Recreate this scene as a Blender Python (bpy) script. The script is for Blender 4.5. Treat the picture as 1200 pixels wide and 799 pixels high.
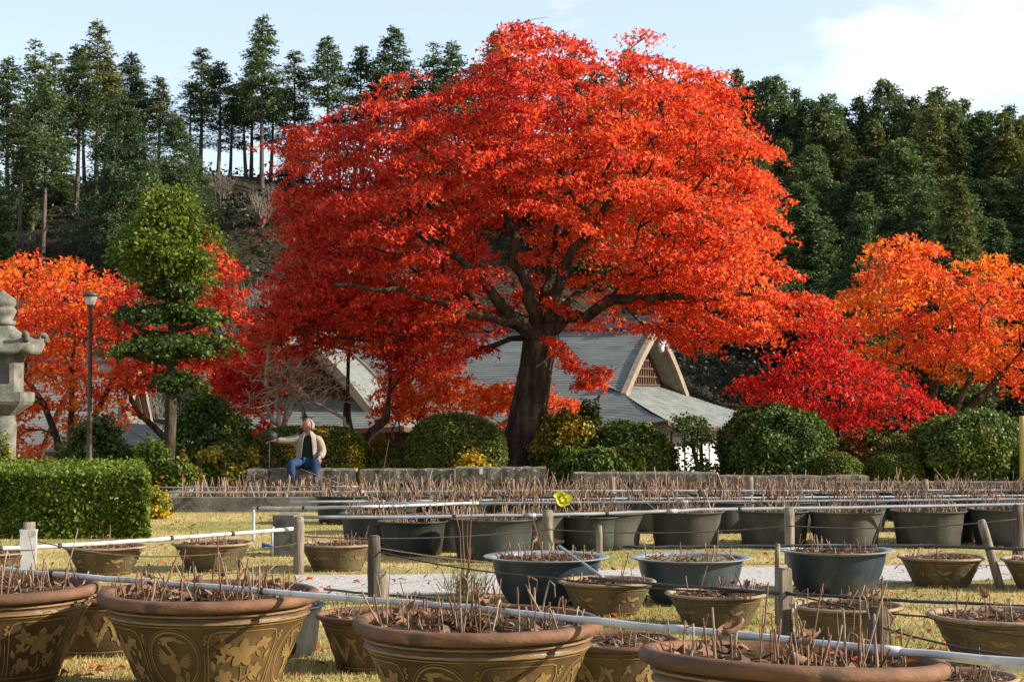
import bpy, bmesh, math, random
import numpy as np
from mathutils import Vector, Matrix

R = math.radians
for o in list(bpy.data.objects):
    bpy.data.objects.remove(o)
scene = bpy.context.scene
COL = scene.collection
rng = np.random.default_rng(7)
random.seed(7)

# ------------------------------------------------------------------ camera, sky, sun, exposure
F, EYE, HOR = 2000.0, 1.6, 470.0            # focal length in photo pixels, eye height, horizon row
TILT = math.atan((HOR - 399.5) / F)
cam = bpy.data.cameras.new("camera")
cam.sensor_width = 36.0
cam.lens = 36.0 * F / 1200.0
cam.clip_end = 3000
camo = bpy.data.objects.new("camera", cam)
COL.objects.link(camo)
camo.location = (0, 0, EYE)
camo.rotation_euler = (math.pi / 2 + TILT, 0, 0)
scene.camera = camo

SUN_EL, SUN_BEHIND = 25.0, -5.0             # the sun stands low to the right
sdir = Vector((math.cos(R(SUN_EL)) * math.cos(R(SUN_BEHIND)), math.cos(R(SUN_EL)) * math.sin(R(SUN_BEHIND)), math.sin(R(SUN_EL))))
sl = bpy.data.lights.new("sun", 'SUN')
sl.energy = 5.0
sl.angle = R(0.5)
sl.color = (1.0, 0.9, 0.76)
so = bpy.data.objects.new("sun", sl)
COL.objects.link(so)
so.rotation_euler = sdir.to_track_quat('Z', 'Y').to_euler()

world = bpy.data.worlds.new("World")
scene.world = world
world.use_nodes = True
nt = world.node_tree
nt.nodes.clear()
sky = nt.nodes.new('ShaderNodeTexSky')
sky.sky_type = 'NISHITA'
sky.sun_disc = False
sky.sun_elevation = R(SUN_EL)
sky.sun_rotation = R(90 - SUN_BEHIND)
sky.air_density = 1.0
sky.dust_density = 0.6
sky.ozone_density = 1.5
tc = nt.nodes.new('ShaderNodeTexCoord')
mp = nt.nodes.new('ShaderNodeMapping')
mp.inputs['Location'].default_value = (0.28, 0.0, 0.03)
mp.inputs['Scale'].default_value = (1.0, 1.0, 2.6)
ns = nt.nodes.new('ShaderNodeTexNoise')
ns.inputs['Scale'].default_value = 4.2
ns.inputs['Detail'].default_value = 7
ns.inputs['Roughness'].default_value = 0.55
sepx = nt.nodes.new('ShaderNodeSeparateXYZ')
mx = nt.nodes.new('ShaderNodeMath'); mx.operation = 'MULTIPLY_ADD'
mx.inputs[1].default_value = 0.62
mz = nt.nodes.new('ShaderNodeMath'); mz.operation = 'MULTIPLY_ADD'
mz.inputs[1].default_value = -1.15
cr = nt.nodes.new('ShaderNodeValToRGB')
cr.color_ramp.elements[0].position = 0.40
cr.color_ramp.elements[0].color = (.32, .32, .32, 1)
cr.color_ramp.elements[1].position = 0.50
cr.color_ramp.elements[1].color = (1, 1, 1, 1)
mixc = nt.nodes.new('ShaderNodeMixRGB')
mixc.inputs[2].default_value = (4.9, 4.95, 5.1, 1)
bg = nt.nodes.new('ShaderNodeBackground')
bg.inputs['Strength'].default_value = 0.112
wo = nt.nodes.new('ShaderNodeOutputWorld')
L = nt.links.new
L(tc.outputs['Generated'], mp.inputs['Vector'])
L(mp.outputs['Vector'], ns.inputs['Vector'])
L(tc.outputs['Generated'], sepx.inputs[0])
L(sepx.outputs['X'], mx.inputs[0]); L(ns.outputs['Fac'], mx.inputs[2])
L(sepx.outputs['Z'], mz.inputs[0]); L(mx.outputs[0], mz.inputs[2])
L(mz.outputs[0], cr.inputs[0])
L(cr.outputs[0], mixc.inputs[0]); L(sky.outputs[0], mixc.inputs[1])
L(mixc.outputs[0], bg.inputs['Color']); L(bg.outputs[0], wo.inputs['Surface'])

vs = scene.view_settings
vs.view_transform = 'Standard'
vs.look = 'None'
vs.exposure = 1.1
vs.gamma = 1
vs.use_curve_mapping = False

# ------------------------------------------------------------------ helpers
ct, st_ = math.cos(TILT), math.sin(TILT)
def at(px, py, Y):
    """world point seen at photo pixel (px, py) at distance Y in front of the camera"""
    u, v = (px - 600) / F, (399.5 - py) / F
    d = Vector((u, ct - v * st_, st_ + v * ct))
    k = Y / d.y
    return Vector((d.x * k, Y, EYE + d.z * k))
def gnd(px, py, z=0.0):
    u, v = (px - 600) / F, (399.5 - py) / F
    d = Vector((u, ct - v * st_, st_ + v * ct))
    k = (z - EYE) / d.z
    return Vector((d.x * k, d.y * k, z))

def tag(o, label=None, cat=None, group=None, kind=None):
    if label: o["label"] = label
    if cat: o["category"] = cat
    if group: o["group"] = group
    if kind: o["kind"] = kind
    return o
def thing(name, label, cat, loc=(0, 0, 0), rz=0.0, group=None):
    o = bpy.data.objects.new(name, None)
    o.empty_display_size = 0.2
    COL.objects.link(o)
    o.location = loc
    o.rotation_euler = (0, 0, rz)
    return tag(o, label, cat, group)
def link(name, me, parent=None, smooth=None):
    o = bpy.data.objects.new(name, me)
    COL.objects.link(o)
    if parent is not None: o.parent = parent
    return o
def dup(root, loc=None, rz=None, scale=None, label=None, group=None):
    r = root.copy(); COL.objects.link(r)
    if loc is not None: r.location = loc
    if rz is not None: r.rotation_euler = (0, 0, rz)
    if scale is not None: r.scale = scale if hasattr(scale, '__len__') else (scale,) * 3
    if label: r["label"] = label
    if group: r["group"] = group
    for ch in root.children:
        c = ch.copy(); COL.objects.link(c); c.parent = r
        for g in ch.children:
            d = g.copy(); COL.objects.link(d); d.parent = c
    return r

class MB:
    """collects shapes for ONE mesh"""
    def __init__(s): s.v = []; s.f = []; s.m = []; s.sm = []
    def add(s, vs, fs, m=0, smooth=False):
        n = len(s.v)
        s.v += [tuple(p) for p in vs]
        for f in fs:
            s.f.append([i + n for i in f]); s.m.append(m); s.sm.append(smooth)
    def box(s, c, size, rz=0.0, m=0, taper=1.0, mat=None):
        x, y, z = size[0] / 2, size[1] / 2, size[2] / 2
        ca, sa = math.cos(rz), math.sin(rz)
        P = []
        for (a, b, d) in ((-1, -1, -1), (1, -1, -1), (1, 1, -1), (-1, 1, -1), (-1, -1, 1), (1, -1, 1), (1, 1, 1), (-1, 1, 1)):
            t = taper if d > 0 else 1.0
            px, py, pz = a * x * t, b * y * t, d * z
            P.append((c[0] + px * ca - py * sa, c[1] + px * sa + py * ca, c[2] + pz))
        s.add(P, [(0, 3, 2, 1), (4, 5, 6, 7), (0, 1, 5, 4), (1, 2, 6, 5), (2, 3, 7, 6), (3, 0, 4, 7)], m)
    def tube(s, pts, rad, n=8, m=0, caps=True, smooth=True, wob=0.0):
        pts = [Vector(p) for p in pts]
        if not hasattr(rad, '__len__'): rad = [rad] * len(pts)
        rings = []
        t = (pts[1] - pts[0]).normalized()
        ref = Vector((0, 0, 1)) if abs(t.z) < 0.9 else Vector((1, 0, 0))
        u = t.cross(ref).normalized()
        V = []
        for i, p in enumerate(pts):
            if i == 0: t = pts[1] - pts[0]
            elif i == len(pts) - 1: t = pts[-1] - pts[-2]
            else: t = pts[i + 1] - pts[i - 1]
            if t.length < 1e-9: t = Vector((0, 0, 1))
            t.normalize()
            u = (u - t * u.dot(t))
            if u.length < 1e-6: u = t.orthogonal()
            u.normalize()
            w = t.cross(u)
            for k in range(n):
                a = 2 * math.pi * k / n
                r = rad[i] * (1 + (wob * (random.random() - 0.5) if wob else 0))
                V.append(p + (u * math.cos(a) + w * math.sin(a)) * r)
        Fc = []
        for i in range(len(pts) - 1):
            for k in range(n):
                a, b = i * n + k, i * n + (k + 1) % n
                Fc.append((a, b, b + n, a + n))
        if caps:
            Fc.append(tuple(range(n - 1, -1, -1)))
            e = (len(pts) - 1) * n
            Fc.append(tuple(range(e, e + n)))
        s.add(V, Fc, m, smooth)
    def lathe(s, prof, seg=48, m=0, c=(0, 0, 0), smooth=True, wob=0.0, close=False):
        V, Fc = [], []
        for (r, z) in prof:
            for k in range(seg):
                a = 2 * math.pi * k / seg
                V.append((c[0] + r * math.cos(a), c[1] + r * math.sin(a), c[2] + z))
        for i in range(len(prof) - 1):
            for k in range(seg):
                a, b = i * seg + k, i * seg + (k + 1) % seg
                Fc.append((a, b, b + seg, a + seg))
        s.add(V, Fc, m, smooth)
    def build(s, name, mats, parent=None):
        me = bpy.data.meshes.new(name)
        me.from_pydata(s.v, [], s.f)
        for mt in (mats if isinstance(mats, (list, tuple)) else [mats]): me.materials.append(mt)
        me.polygons.foreach_set('material_index', s.m)
        me.polygons.foreach_set('use_smooth', s.sm)
        me.update()
        return link(name, me, parent)

def np_polys(name, V, k, mats, parent=None, mi=None):
    """mesh of N separate k-gons from an (N*k, 3) array"""
    V = np.asarray(V, dtype=np.float32).reshape(-1, 3)
    n = len(V) // k
    me = bpy.data.meshes.new(name)
    me.vertices.add(len(V)); me.vertices.foreach_set('co', V.ravel())
    me.loops.add(len(V)); me.loops.foreach_set('vertex_index', np.arange(len(V), dtype=np.int32))
    me.polygons.add(n); me.polygons.foreach_set('loop_start', np.arange(0, n * k, k, dtype=np.int32))
    for mt in (mats if isinstance(mats, (list, tuple)) else [mats]): me.materials.append(mt)
    if mi is not None: me.polygons.foreach_set('material_index', np.asarray(mi, dtype=np.int32))
    me.update(calc_edges=True)
    return link(name, me, parent)

KITE = np.array([(0, 0, 0), (.34, .42, .05), (0, 1, -.08), (-.34, .42, .05)])
OVAL = np.array([(0, 0, 0), (.3, .25, .06), (.32, .65, .05), (0, 1, -.05), (-.32, .65, .05), (-.3, .25, .06)])
PALM = np.array([(0, 0, 0), (.62, .22, -.16), (.2, .38, .03), (0, 1, -.14), (-.2, .38, .03), (-.62, .22, -.16)])
NEEDLE = np.array([(0, 0, 0), (.17, .4, .03), (0, 1, -.12), (-.17, .4, .03)])
def unit(a): return a / np.maximum(np.linalg.norm(a, axis=-1, keepdims=True), 1e-9)
def leaves(pos, nrm, head, size, shape):
    """place leaf polygons: pos (N,3), normal (N,3), heading (N,3), size (N,)"""
    n = unit(nrm)
    y = unit(head - n * np.sum(head * n, axis=1, keepdims=True))
    x = np.cross(y, n)
    s = np.asarray(size)[:, None, None]
    L_ = shape[None]
    V = pos[:, None, :] + s * (x[:, None, :] * L_[..., 0:1] + y[:, None, :] * L_[..., 1:2] + n[:, None, :] * L_[..., 2:3])
    return V.reshape(-1, 3)
def rdir(n): return unit(rng.normal(size=(n, 3)))

# ------------------------------------------------------------------ materials
def nodes_of(name):
    m = bpy.data.materials.new(name); m.use_nodes = True
    t = m.node_tree; t.nodes.clear()
    out = t.nodes.new('ShaderNodeOutputMaterial')
    return m, t, out
def ramp(t, stops):
    r = t.nodes.new('ShaderNodeValToRGB')
    e = r.color_ramp.elements
    while len(e) < len(stops): e.new(0.5)
    for i, (p, c) in enumerate(stops):
        e[i].position = p; e[i].color = (c[0], c[1], c[2], 1)
    return r
def noise(t, scale, detail=5, rough=0.55, coord='Object', stretch=None, w=None):
    tcn = t.nodes.new('ShaderNodeTexCoord')
    n = t.nodes.new('ShaderNodeTexNoise')
    n.inputs['Scale'].default_value = scale
    n.inputs['Detail'].default_value = detail
    n.inputs['Roughness'].default_value = rough
    if stretch:
        mpn = t.nodes.new('ShaderNodeMapping'); mpn.inputs['Scale'].default_value = stretch
        t.links.new(tcn.outputs[coord], mpn.inputs[0]); t.links.new(mpn.outputs[0], n.inputs['Vector'])
    else:
        t.links.new(tcn.outputs[coord], n.inputs['Vector'])
    return n
def surf(name, stops, scale=4.0, rough=0.8, bump=0.3, bscale=None, detail=6, stretch=None, spots=None, spec=0.3, bdist=0.02, coat=0.0):
    """mottled opaque surface: colour ramp over noise, a second noise of spots, bump"""
    m, t, out = nodes_of(name)
    p = t.nodes.new('ShaderNodeBsdfPrincipled')
    p.inputs['Roughness'].default_value = rough
    p.inputs['Specular IOR Level'].default_value = spec
    p.inputs['Coat Weight'].default_value = coat
    n = noise(t, scale, detail, 0.6, stretch=stretch)
    r = ramp(t, stops)
    t.links.new(n.outputs['Fac'], r.inputs[0])
    colr = r.outputs[0]
    if spots:
        col, sc, lo, hi = spots
        n2 = noise(t, sc, 4, 0.6)
        r2 = ramp(t, [(lo, (0, 0, 0)), (hi, (1, 1, 1))])
        mxn = t.nodes.new('ShaderNodeMixRGB')
        mxn.inputs[2].default_value = (*col, 1)
        t.links.new(n2.outputs['Fac'], r2.inputs[0]); t.links.new(r2.outputs[0], mxn.inputs[0]); t.links.new(colr, mxn.inputs[1])
        colr = mxn.outputs[0]
    t.links.new(colr, p.inputs['Base Color'])
    if bump:
        bn = noise(t, bscale or scale * 6, 6, 0.65, stretch=stretch)
        b = t.nodes.new('ShaderNodeBump'); b.inputs['Strength'].default_value = bump; b.inputs['Distance'].default_value = bdist
        t.links.new(bn.outputs['Fac'], b.inputs['Height']); t.links.new(b.outputs[0], p.inputs['Normal'])
    t.links.new(p.outputs[0], out.inputs[0])
    return m
def leafmat(name, stops, trans=0.4, tint=(1.15, 1.05, .7), nscale=0.8, namp=0.6, rough=0.55, spec=0.25, tboost=1.0, objvar=0.0):
    """leaf: colour differs leaf by leaf and from clump to clump; light passes through"""
    m, t, out = nodes_of(name)
    g = t.nodes.new('ShaderNodeNewGeometry')
    n = noise(t, nscale, 3, 0.5)
    a = t.nodes.new('ShaderNodeMath'); a.operation = 'MULTIPLY_ADD'
    a.inputs[1].default_value = namp * 2.2; a.inputs[2].default_value = -namp * 1.1 + 0.0
    t.links.new(n.outputs['Fac'], a.inputs[0])
    b = t.nodes.new('ShaderNodeMath'); b.operation = 'MULTIPLY_ADD'
    b.inputs[1].default_value = 1.0 - namp * 0.4; b.use_clamp = True
    t.links.new(g.outputs['Random Per Island'], b.inputs[0]); t.links.new(a.outputs[0], b.inputs[2])
    r = ramp(t, stops)
    fac = b.outputs[0]
    if objvar:
        oi = t.nodes.new('ShaderNodeObjectInfo'); ov = t.nodes.new('ShaderNodeMath'); ov.operation = 'MULTIPLY_ADD'
        ov.inputs[1].default_value = objvar; t.links.new(oi.outputs['Random'], ov.inputs[0])
        ob = t.nodes.new('ShaderNodeMath'); ob.operation = 'SUBTRACT'; ob.inputs[1].default_value = objvar / 2
        t.links.new(b.outputs[0], ov.inputs[2]); t.links.new(ov.outputs[0], ob.inputs[0]); fac = ob.outputs[0]
    t.links.new(fac, r.inputs[0])
    p = t.nodes.new('ShaderNodeBsdfPrincipled')
    p.inputs['Roughness'].default_value = rough
    p.inputs['Specular IOR Level'].default_value = spec
    t.links.new(r.outputs[0], p.inputs['Base Color'])
    tr = t.nodes.new('ShaderNodeBsdfTranslucent')
    mul = t.nodes.new('ShaderNodeMixRGB'); mul.blend_type = 'MULTIPLY'; mul.inputs[0].default_value = 1.0
    mul.inputs[2].default_value = (tint[0] * tboost, tint[1] * tboost, tint[2] * tboost, 1)
    t.links.new(r.outputs[0], mul.inputs[1]); t.links.new(mul.outputs[0], tr.inputs['Color'])
    mixs = t.nodes.new('ShaderNodeMixShader'); mixs.inputs[0].default_value = trans
    t.links.new(p.outputs[0], mixs.inputs[1]); t.links.new(tr.outputs[0], mixs.inputs[2])
    t.links.new(mixs.outputs[0], out.inputs[0])
    return m

M = {}
M['lawn'] = surf('lawn', [(.3, (.25, .195, .08)), (.5, (.39, .305, .13)), (.7, (.48, .38, .17))], 1.6, .95, .3, 60, spots=((.17, .19, .05), .45, .47, .66), spec=.1)  # broad olive spots stand in for shadow patches on the lawn
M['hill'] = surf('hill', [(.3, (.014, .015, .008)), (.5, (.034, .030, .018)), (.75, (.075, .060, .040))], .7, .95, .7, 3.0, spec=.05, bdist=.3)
M['gravel'] = surf('gravel', [(.3, (.28, .265, .245)), (.7, (.56, .54, .51))], 30, .9, .8, 90, spec=.1)
M['soil'] = surf('soil', [(.3, (.025, .017, .011)), (.7, (.09, .06, .038))], 18, .9, .8, 60, spots=((.20, .15, .09), 26, .58, .7), spec=.1)
M['algae'] = surf('algae', [(.3, (.05, .05, .03)), (.7, (.20, .20, .13))], 14, .7, .6, 50, spots=((.36, .36, .30), 20, .55, .7))
M['grass'] = leafmat('grass', [(0, (.16, .17, .05)), (.3, (.33, .27, .105)), (.6, (.44, .345, .145)), (1, (.56, .455, .22))], .3, (1.1, 1, .6), .55, .8)  # green end of the broad noise paints shadow patches into the blades
M['litter'] = leafmat('litter', [(0, (.25, .06, .02)), (.6, (.5, .12, .03)), (1, (.42, .24, .08))], .2)
M['terracotta'] = surf('terracotta', [(.3, (.075, .038, .021)), (.55, (.155, .073, .036)), (.8, (.25, .135, .072))], 4, .75, .35, 40, stretch=(1, 1, 2), spots=((.07, .045, .03), 7, .54, .68), spec=.3)
M['glaze'] = surf('glaze', [(.25, (.028, .016, .007)), (.5, (.066, .038, .015)), (.75, (.125, .076, .030))], 3.0, .4, .25, 30, stretch=(1, 1, .5), spots=((.15, .105, .045), 2.2, .55, .78), spec=.3)
M['glaze_bowl'] = surf('glaze_bowl', [(.25, (.045, .030, .015)), (.5, (.085, .058, .030)), (.8, (.15, .11, .058))], 4.0, .5, .25, 30, stretch=(1, 1, .5), spots=((.10, .11, .06), 5, .55, .75), spec=.4)
M['glaze_dark'] = surf('glaze_dark', [(.25, (.03, .018, .010)), (.5, (.07, .040, .020)), (.8, (.13, .075, .035))], 4.0, .45, .25, 30, spec=.4)
M['gold'] = surf('gold', [(.3, (.10, .056, .018)), (.5, (.19, .112, .036)), (.8, (.30, .19, .068))], 4, .5, .1, 50, spots=((.10, .06, .025), 20, .55, .75), spec=.4)
M['gold_dim'] = surf('gold_dim', [(.3, (.13, .085, .035)), (.7, (.26, .18, .075))], 12, .6, .1, 50, spots=((.08, .055, .03), 15, .5, .7), spec=.3)
M['bowl_rim'] = surf('bowl_rim', [(.3, (.16, .11, .06)), (.7, (.30, .21, .125))], 8, .6, .2, 40, spots=((.10, .09, .06), 12, .55, .7))
M['blue'] = surf('blue', [(.25, (.006, .010, .015)), (.5, (.015, .026, .036)), (.8, (.05, .07, .08))], 2.6, .4, .2, 24, stretch=(1, 1, .5), spots=((.10, .098, .08), 4, .56, .78), spec=.3)
M['blue_rim'] = surf('blue_rim', [(.3, (.10, .12, .13)), (.7, (.24, .26, .27))], 8, .5, .15, 40)
M['navy'] = surf('navy', [(.25, (.012, .018, .024)), (.5, (.028, .04, .052)), (.8, (.07, .085, .095))], 2.6, .4, .2, 24, stretch=(1, 1, .5), spec=.5)
M['tub'] = surf('tub', [(.25, (.009, .011, .010)), (.5, (.022, .026, .022)), (.75, (.06, .066, .053))], 3.2, .5, .25, 20, stretch=(1, 1, .35), spots=((.10, .105, .085), 5, .62, .8), spec=.3)
M['tub_grey'] = surf('tub_grey', [(.25, (.022, .02, .015)), (.5, (.045, .042, .032)), (.75, (.085, .08, .062))], 3.2, .7, .25, 20, stretch=(1, 1, .5), spec=.3)
M['stalk'] = surf('stalk', [(.3, (.075, .035, .019)), (.5, (.155, .080, .044)), (.75, (.27, .17, .105))], 7, .75, .2, 60, stretch=(1, 1, .4), spec=.2)
M['stalk_pale'] = surf('stalk_pale', [(.3, (.13, .08, .05)), (.5, (.25, .175, .115)), (.75, (.42, .335, .24))], 7, .75, .2, 60, stretch=(1, 1, .4), spec=.2)
M['dryleaf'] = leafmat('dryleaf', [(0, (.13, .07, .04)), (1, (.32, .20, .12))], .2, nscale=6)
M['lotusleaf'] = leafmat('lotusleaf', [(0, (.5, .46, .03)), (1, (.62, .58, .06))], .45, nscale=6)
M['pvc'] = surf('pvc', [(.3, (.33, .325, .31)), (.7, (.55, .545, .53))], 5, .45, .05, 30, spots=((.17, .16, .14), 9, .55, .72), spec=.5)
M['pvc_grey'] = surf('pvc_grey', [(.3, (.17, .18, .19)), (.7, (.30, .31, .33))], 5, .4, .05, 30, spec=.5)
M['hose'] = surf('hose', [(.3, (.012, .013, .015)), (.7, (.035, .037, .04))], 5, .4, .05, 30, spec=.5)
M['tape'] = surf('tape', [(.3, (.01, .01, .01)), (.7, (.025, .025, .025))], 5, .5, .05, 30)
M['bluevalve'] = surf('bluevalve', [(.3, (.03, .08, .22)), (.7, (.05, .12, .3))], 5, .5, .05, 30)
M['rope'] = surf('rope', [(.3, (.035, .025, .018)), (.7, (.09, .065, .045))], 40, .9, .4, 200)
M['wood'] = surf('wood', [(.3, (.10, .078, .055)), (.5, (.20, .165, .12)), (.75, (.33, .285, .22))], 9, .85, .6, 26, stretch=(3, 3, .35), spots=((.07, .065, .04), 5, .55, .72), spec=.15)
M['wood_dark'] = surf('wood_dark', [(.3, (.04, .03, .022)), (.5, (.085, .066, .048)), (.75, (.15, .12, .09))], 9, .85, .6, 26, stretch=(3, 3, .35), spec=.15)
M['bamboo'] = surf('bamboo', [(.3, (.42, .30, .07)), (.7, (.58, .44, .13))], 9, .6, .3, 26, stretch=(3, 3, .35), spec=.2)
M['concrete'] = surf('concrete', [(.3, (.09, .085, .07)), (.5, (.17, .16, .135)), (.75, (.27, .26, .22))], 4, .9, .5, 25, spots=((.06, .065, .045), 6, .52, .7), spec=.15)
M['bench'] = surf('bench', [(.3, (.055, .05, .036)), (.5, (.12, .11, .085)), (.75, (.24, .225, .18))], 5, .9, .6, 22, spots=((.40, .39, .33), 16, .58, .68), spec=.15)
M['stone'] = surf('stone', [(.3, (.065, .066, .052)), (.5, (.13, .127, .105)), (.75, (.22, .215, .185))], 6, .9, .6, 30, spots=((.09, .10, .065), 4, .54, .7), spec=.15)
M['bark'] = surf('bark', [(.3, (.022, .016, .011)), (.5, (.055, .042, .029)), (.75, (.13, .105, .075))], 7, .95, .9, 16, stretch=(1.6, 1.6, .45), spots=((.20, .19, .14), 5, .62, .7), spec=.1, bdist=.06)
M['mossbark'] = surf('mossbark', [(.3, (.022, .016, .010)), (.5, (.062, .047, .031)), (.75, (.16, .128, .088))], 4.2, .95, 1.0, 11, stretch=(1.8, 1.8, .5), spots=((.10, .105, .035), 2.6, .60, .74), spec=.1, bdist=.09)
M['palebark'] = surf('palebark', [(.3, (.15, .105, .07)), (.5, (.30, .225, .16)), (.75, (.45, .37, .28))], 6, .8, .3, 20, spec=.2)
M['cedarbark'] = surf('cedarbark', [(.3, (.05, .038, .03)), (.5, (.10, .078, .062)), (.75, (.17, .14, .115))], 3, .95, .6, 8, stretch=(3, 3, .3), spec=.1)
M['twig'] = surf('twig', [(.3, (.10, .085, .065)), (.7, (.22, .19, .15))], 4, .9, 0)
# leaves
M['maple_red'] = leafmat('maple_red', [(0, (.34, .016, .014)), (.30, (.54, .034, .023)), (.65, (.68, .065, .033)), (.9, (.74, .13, .04)), (1, (.76, .25, .06))], .5, (1.2, 1.1, .9), .35, .5, tboost=1.1)
M['maple_orange'] = leafmat('maple_orange', [(0, (.52, .038, .02)), (.35, (.68, .085, .03)), (.75, (.76, .17, .04)), (1, (.80, .32, .06))], .5, (1.2, 1.1, .8), .4, .5, tboost=1.1)
M['maple_amber'] = leafmat('maple_amber', [(0, (.45, .05, .01)), (.35, (.66, .14, .014)), (.75, (.76, .26, .02)), (1, (.78, .40, .04))], .5, (1.2, 1.1, .6), .45, .6, tboost=1.1)
M['maple_crimson'] = leafmat('maple_crimson', [(0, (.30, .010, .010)), (.5, (.56, .022, .016)), (.85, (.68, .045, .02)), (1, (.72, .09, .025))], .5, (1.2, 1.1, .8), .9, .5)
M['box'] = leafmat('box', [(0, (.04, .066, .007)), (.5, (.105, .155, .014)), (1, (.24, .28, .03))], .3, (1.2, 1.15, .5), 1.6, .5)
M['clipped'] = leafmat('clipped', [(0, (.045, .066, .009)), (.5, (.10, .13, .017)), (.85, (.18, .195, .026)), (1, (.28, .23, .04))], .34, (1.2, 1.1, .5), 1.4, .5)
M['camellia'] = leafmat('camellia', [(0, (.03, .056, .010)), (.5, (.078, .125, .02)), (1, (.17, .21, .036))], .34, (1.2, 1.15, .5), 1.3, .5, rough=.5, spec=.3)
M['bright'] = leafmat('bright', [(0, (.055, .085, .012)), (.5, (.125, .178, .022)), (1, (.27, .31, .045))], .42, (1.2, 1.1, .5), 1.0, .5)
M['topiary'] = leafmat('topiary', [(0, (.022, .042, .010)), (.5, (.055, .092, .018)), (1, (.13, .175, .030))], .3, (1.2, 1.15, .5), .8, .55)
M['yellowleaf'] = leafmat('yellowleaf', [(0, (.32, .20, .015)), (.5, (.52, .36, .02)), (1, (.62, .46, .05))], .4, (1.1, 1, .5), 1.5, .4)
M['rust'] = leafmat('rust', [(0, (.10, .07, .015)), (.5, (.26, .10, .02)), (1, (.42, .16, .03))], .35, (1.1, 1, .5), 1.5, .5)
M['cypress'] = leafmat('cypress', [(0, (.026, .050, .022)), (.5, (.070, .116, .042)), (1, (.17, .21, .065))], .3, (1.2, 1.15, .6), .35, .6, objvar=.5)
M['cypress_warm'] = leafmat('cypress_warm', [(0, (.036, .054, .020)), (.5, (.092, .115, .034)), (1, (.20, .185, .055))], .3, (1.2, 1.1, .5), .35, .6, objvar=.5)
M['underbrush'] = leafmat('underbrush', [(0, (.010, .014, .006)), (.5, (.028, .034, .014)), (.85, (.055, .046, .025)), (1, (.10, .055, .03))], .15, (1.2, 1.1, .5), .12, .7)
# temple
M['rooftile'] = surf('rooftile', [(.3, (.085, .098, .092)), (.5, (.13, .143, .133)), (.75, (.185, .195, .178))], .9, .7, .25, 14, stretch=(1, 1, 6), spots=((.15, .165, .135), .8, .52, .72), spec=.3)
M['ridgetile'] = surf('ridgetile', [(.3, (.07, .075, .08)), (.7, (.16, .17, .18))], 3, .6, .3, 20)
M['barge'] = surf('barge', [(.3, (.15, .12, .08)), (.7, (.25, .205, .145))], 3, .7, .2, 20)
M['beam'] = surf('beam', [(.3, (.05, .028, .018)), (.7, (.12, .065, .04))], 3, .8, .2, 20)
M['plaster'] = surf('plaster', [(.3, (.50, .49, .47)), (.7, (.62, .61, .59))], 3, .9, .1, 20)
M['redwall'] = surf('redwall', [(.3, (.16, .07, .05)), (.7, (.26, .12, .08))], 3, .9, .1, 20)
# clothes, skin, lamp
M['skin'] = surf('skin', [(.3, (.30, .145, .095)), (.7, (.39, .20, .135))], 8, .55, .05, 40)
M['hair'] = surf('hair', [(.3, (.13, .12, .11)), (.7, (.26, .25, .235))], 30, .8, .3, 90)
M['jacket'] = surf('jacket', [(.3, (.22, .175, .135)), (.7, (.35, .29, .235))], 5, .9, .5, 5, spec=.1, bdist=.04)
M['shirt'] = surf('shirt', [(.3, (.010, .014, .011)), (.7, (.022, .028, .022))], 8, .9, .4, 20, spec=.1)
M['denim'] = surf('denim', [(.3, (.012, .026, .065)), (.7, (.032, .058, .125))], 9, .9, .8, 14, spec=.1)
M['shoe'] = surf('shoe', [(.3, (.16, .10, .06)), (.7, (.26, .17, .11))], 8, .7, .2, 40)
M['black'] = surf('black', [(.3, (.008, .008, .009)), (.7, (.02, .02, .022))], 8, .6, .2, 40)
M['lampmetal'] = surf('lampmetal', [(.3, (.035, .022, .015)), (.7, (.08, .052, .036))], 6, .5, .1, 40, spec=.4)
m, t, out = nodes_of('lampglass')
p = t.nodes.new('ShaderNodeBsdfPrincipled'); p.inputs['Base Color'].default_value = (.62, .60, .56, 1)
p.inputs['Roughness'].default_value = .3; p.inputs['Transmission Weight'].default_value = .3
t.links.new(p.outputs[0], out.inputs[0]); M['lampglass'] = m
#%%SETTING
# ------------------------------------------------------------------ ground and hills
def sstep(a, b, x):
    t_ = np.clip((x - a) / (b - a), 0, 1)
    return t_ * t_ * (3 - 2 * t_)
def hill_z(x, y):
    x = np.asarray(x, float); y = np.asarray(y, float)
    z = -2.6 * sstep(38, 44, y)
    right = sstep(-2, 16, x)
    z = z + (19.5 * (1 - right) + 11.0 * right) * sstep(72, 122 + 14 * right, y)
    z = z - 14.0 * sstep(126, 190, y) * (1 - sstep(5, 30, x))
    z = z + 0.5 * np.sin(x * .23 + y * .11) * sstep(70, 85, y) + .35 * np.sin(x * .61 - y * .37) * sstep(70, 85, y)
    return z
def heightfield(name, xs, ys, mat, zoff=0.0):
    X, Y = np.meshgrid(xs, ys)
    Z = hill_z(X, Y) + zoff
    nx, ny = len(xs), len(ys)
    V = np.stack([X, Y, Z], -1).reshape(-1, 3)
    Fc = [(j * nx + i, j * nx + i + 1, (j + 1) * nx + i + 1, (j + 1) * nx + i) for j in range(ny - 1) for i in range(nx - 1)]
    me = bpy.data.meshes.new(name); me.from_pydata(V.tolist(), [], Fc); me.materials.append(mat)
    me.polygons.foreach_set('use_smooth', [True] * len(Fc)); me.update()
    return link(name, me)
tag(heightfield('lawn', np.linspace(-60, 60, 41), np.concatenate([[-20, 0, 10, 20, 30, 37], np.linspace(38, 46, 9)]), M['lawn']), kind='structure')
tag(heightfield('hillside', np.concatenate([[-1200, -300], np.linspace(-120, 120, 121), [300, 1200]]), np.concatenate([np.linspace(46, 200, 90), [400, 1500]]), M['hill']), kind='structure')
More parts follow.
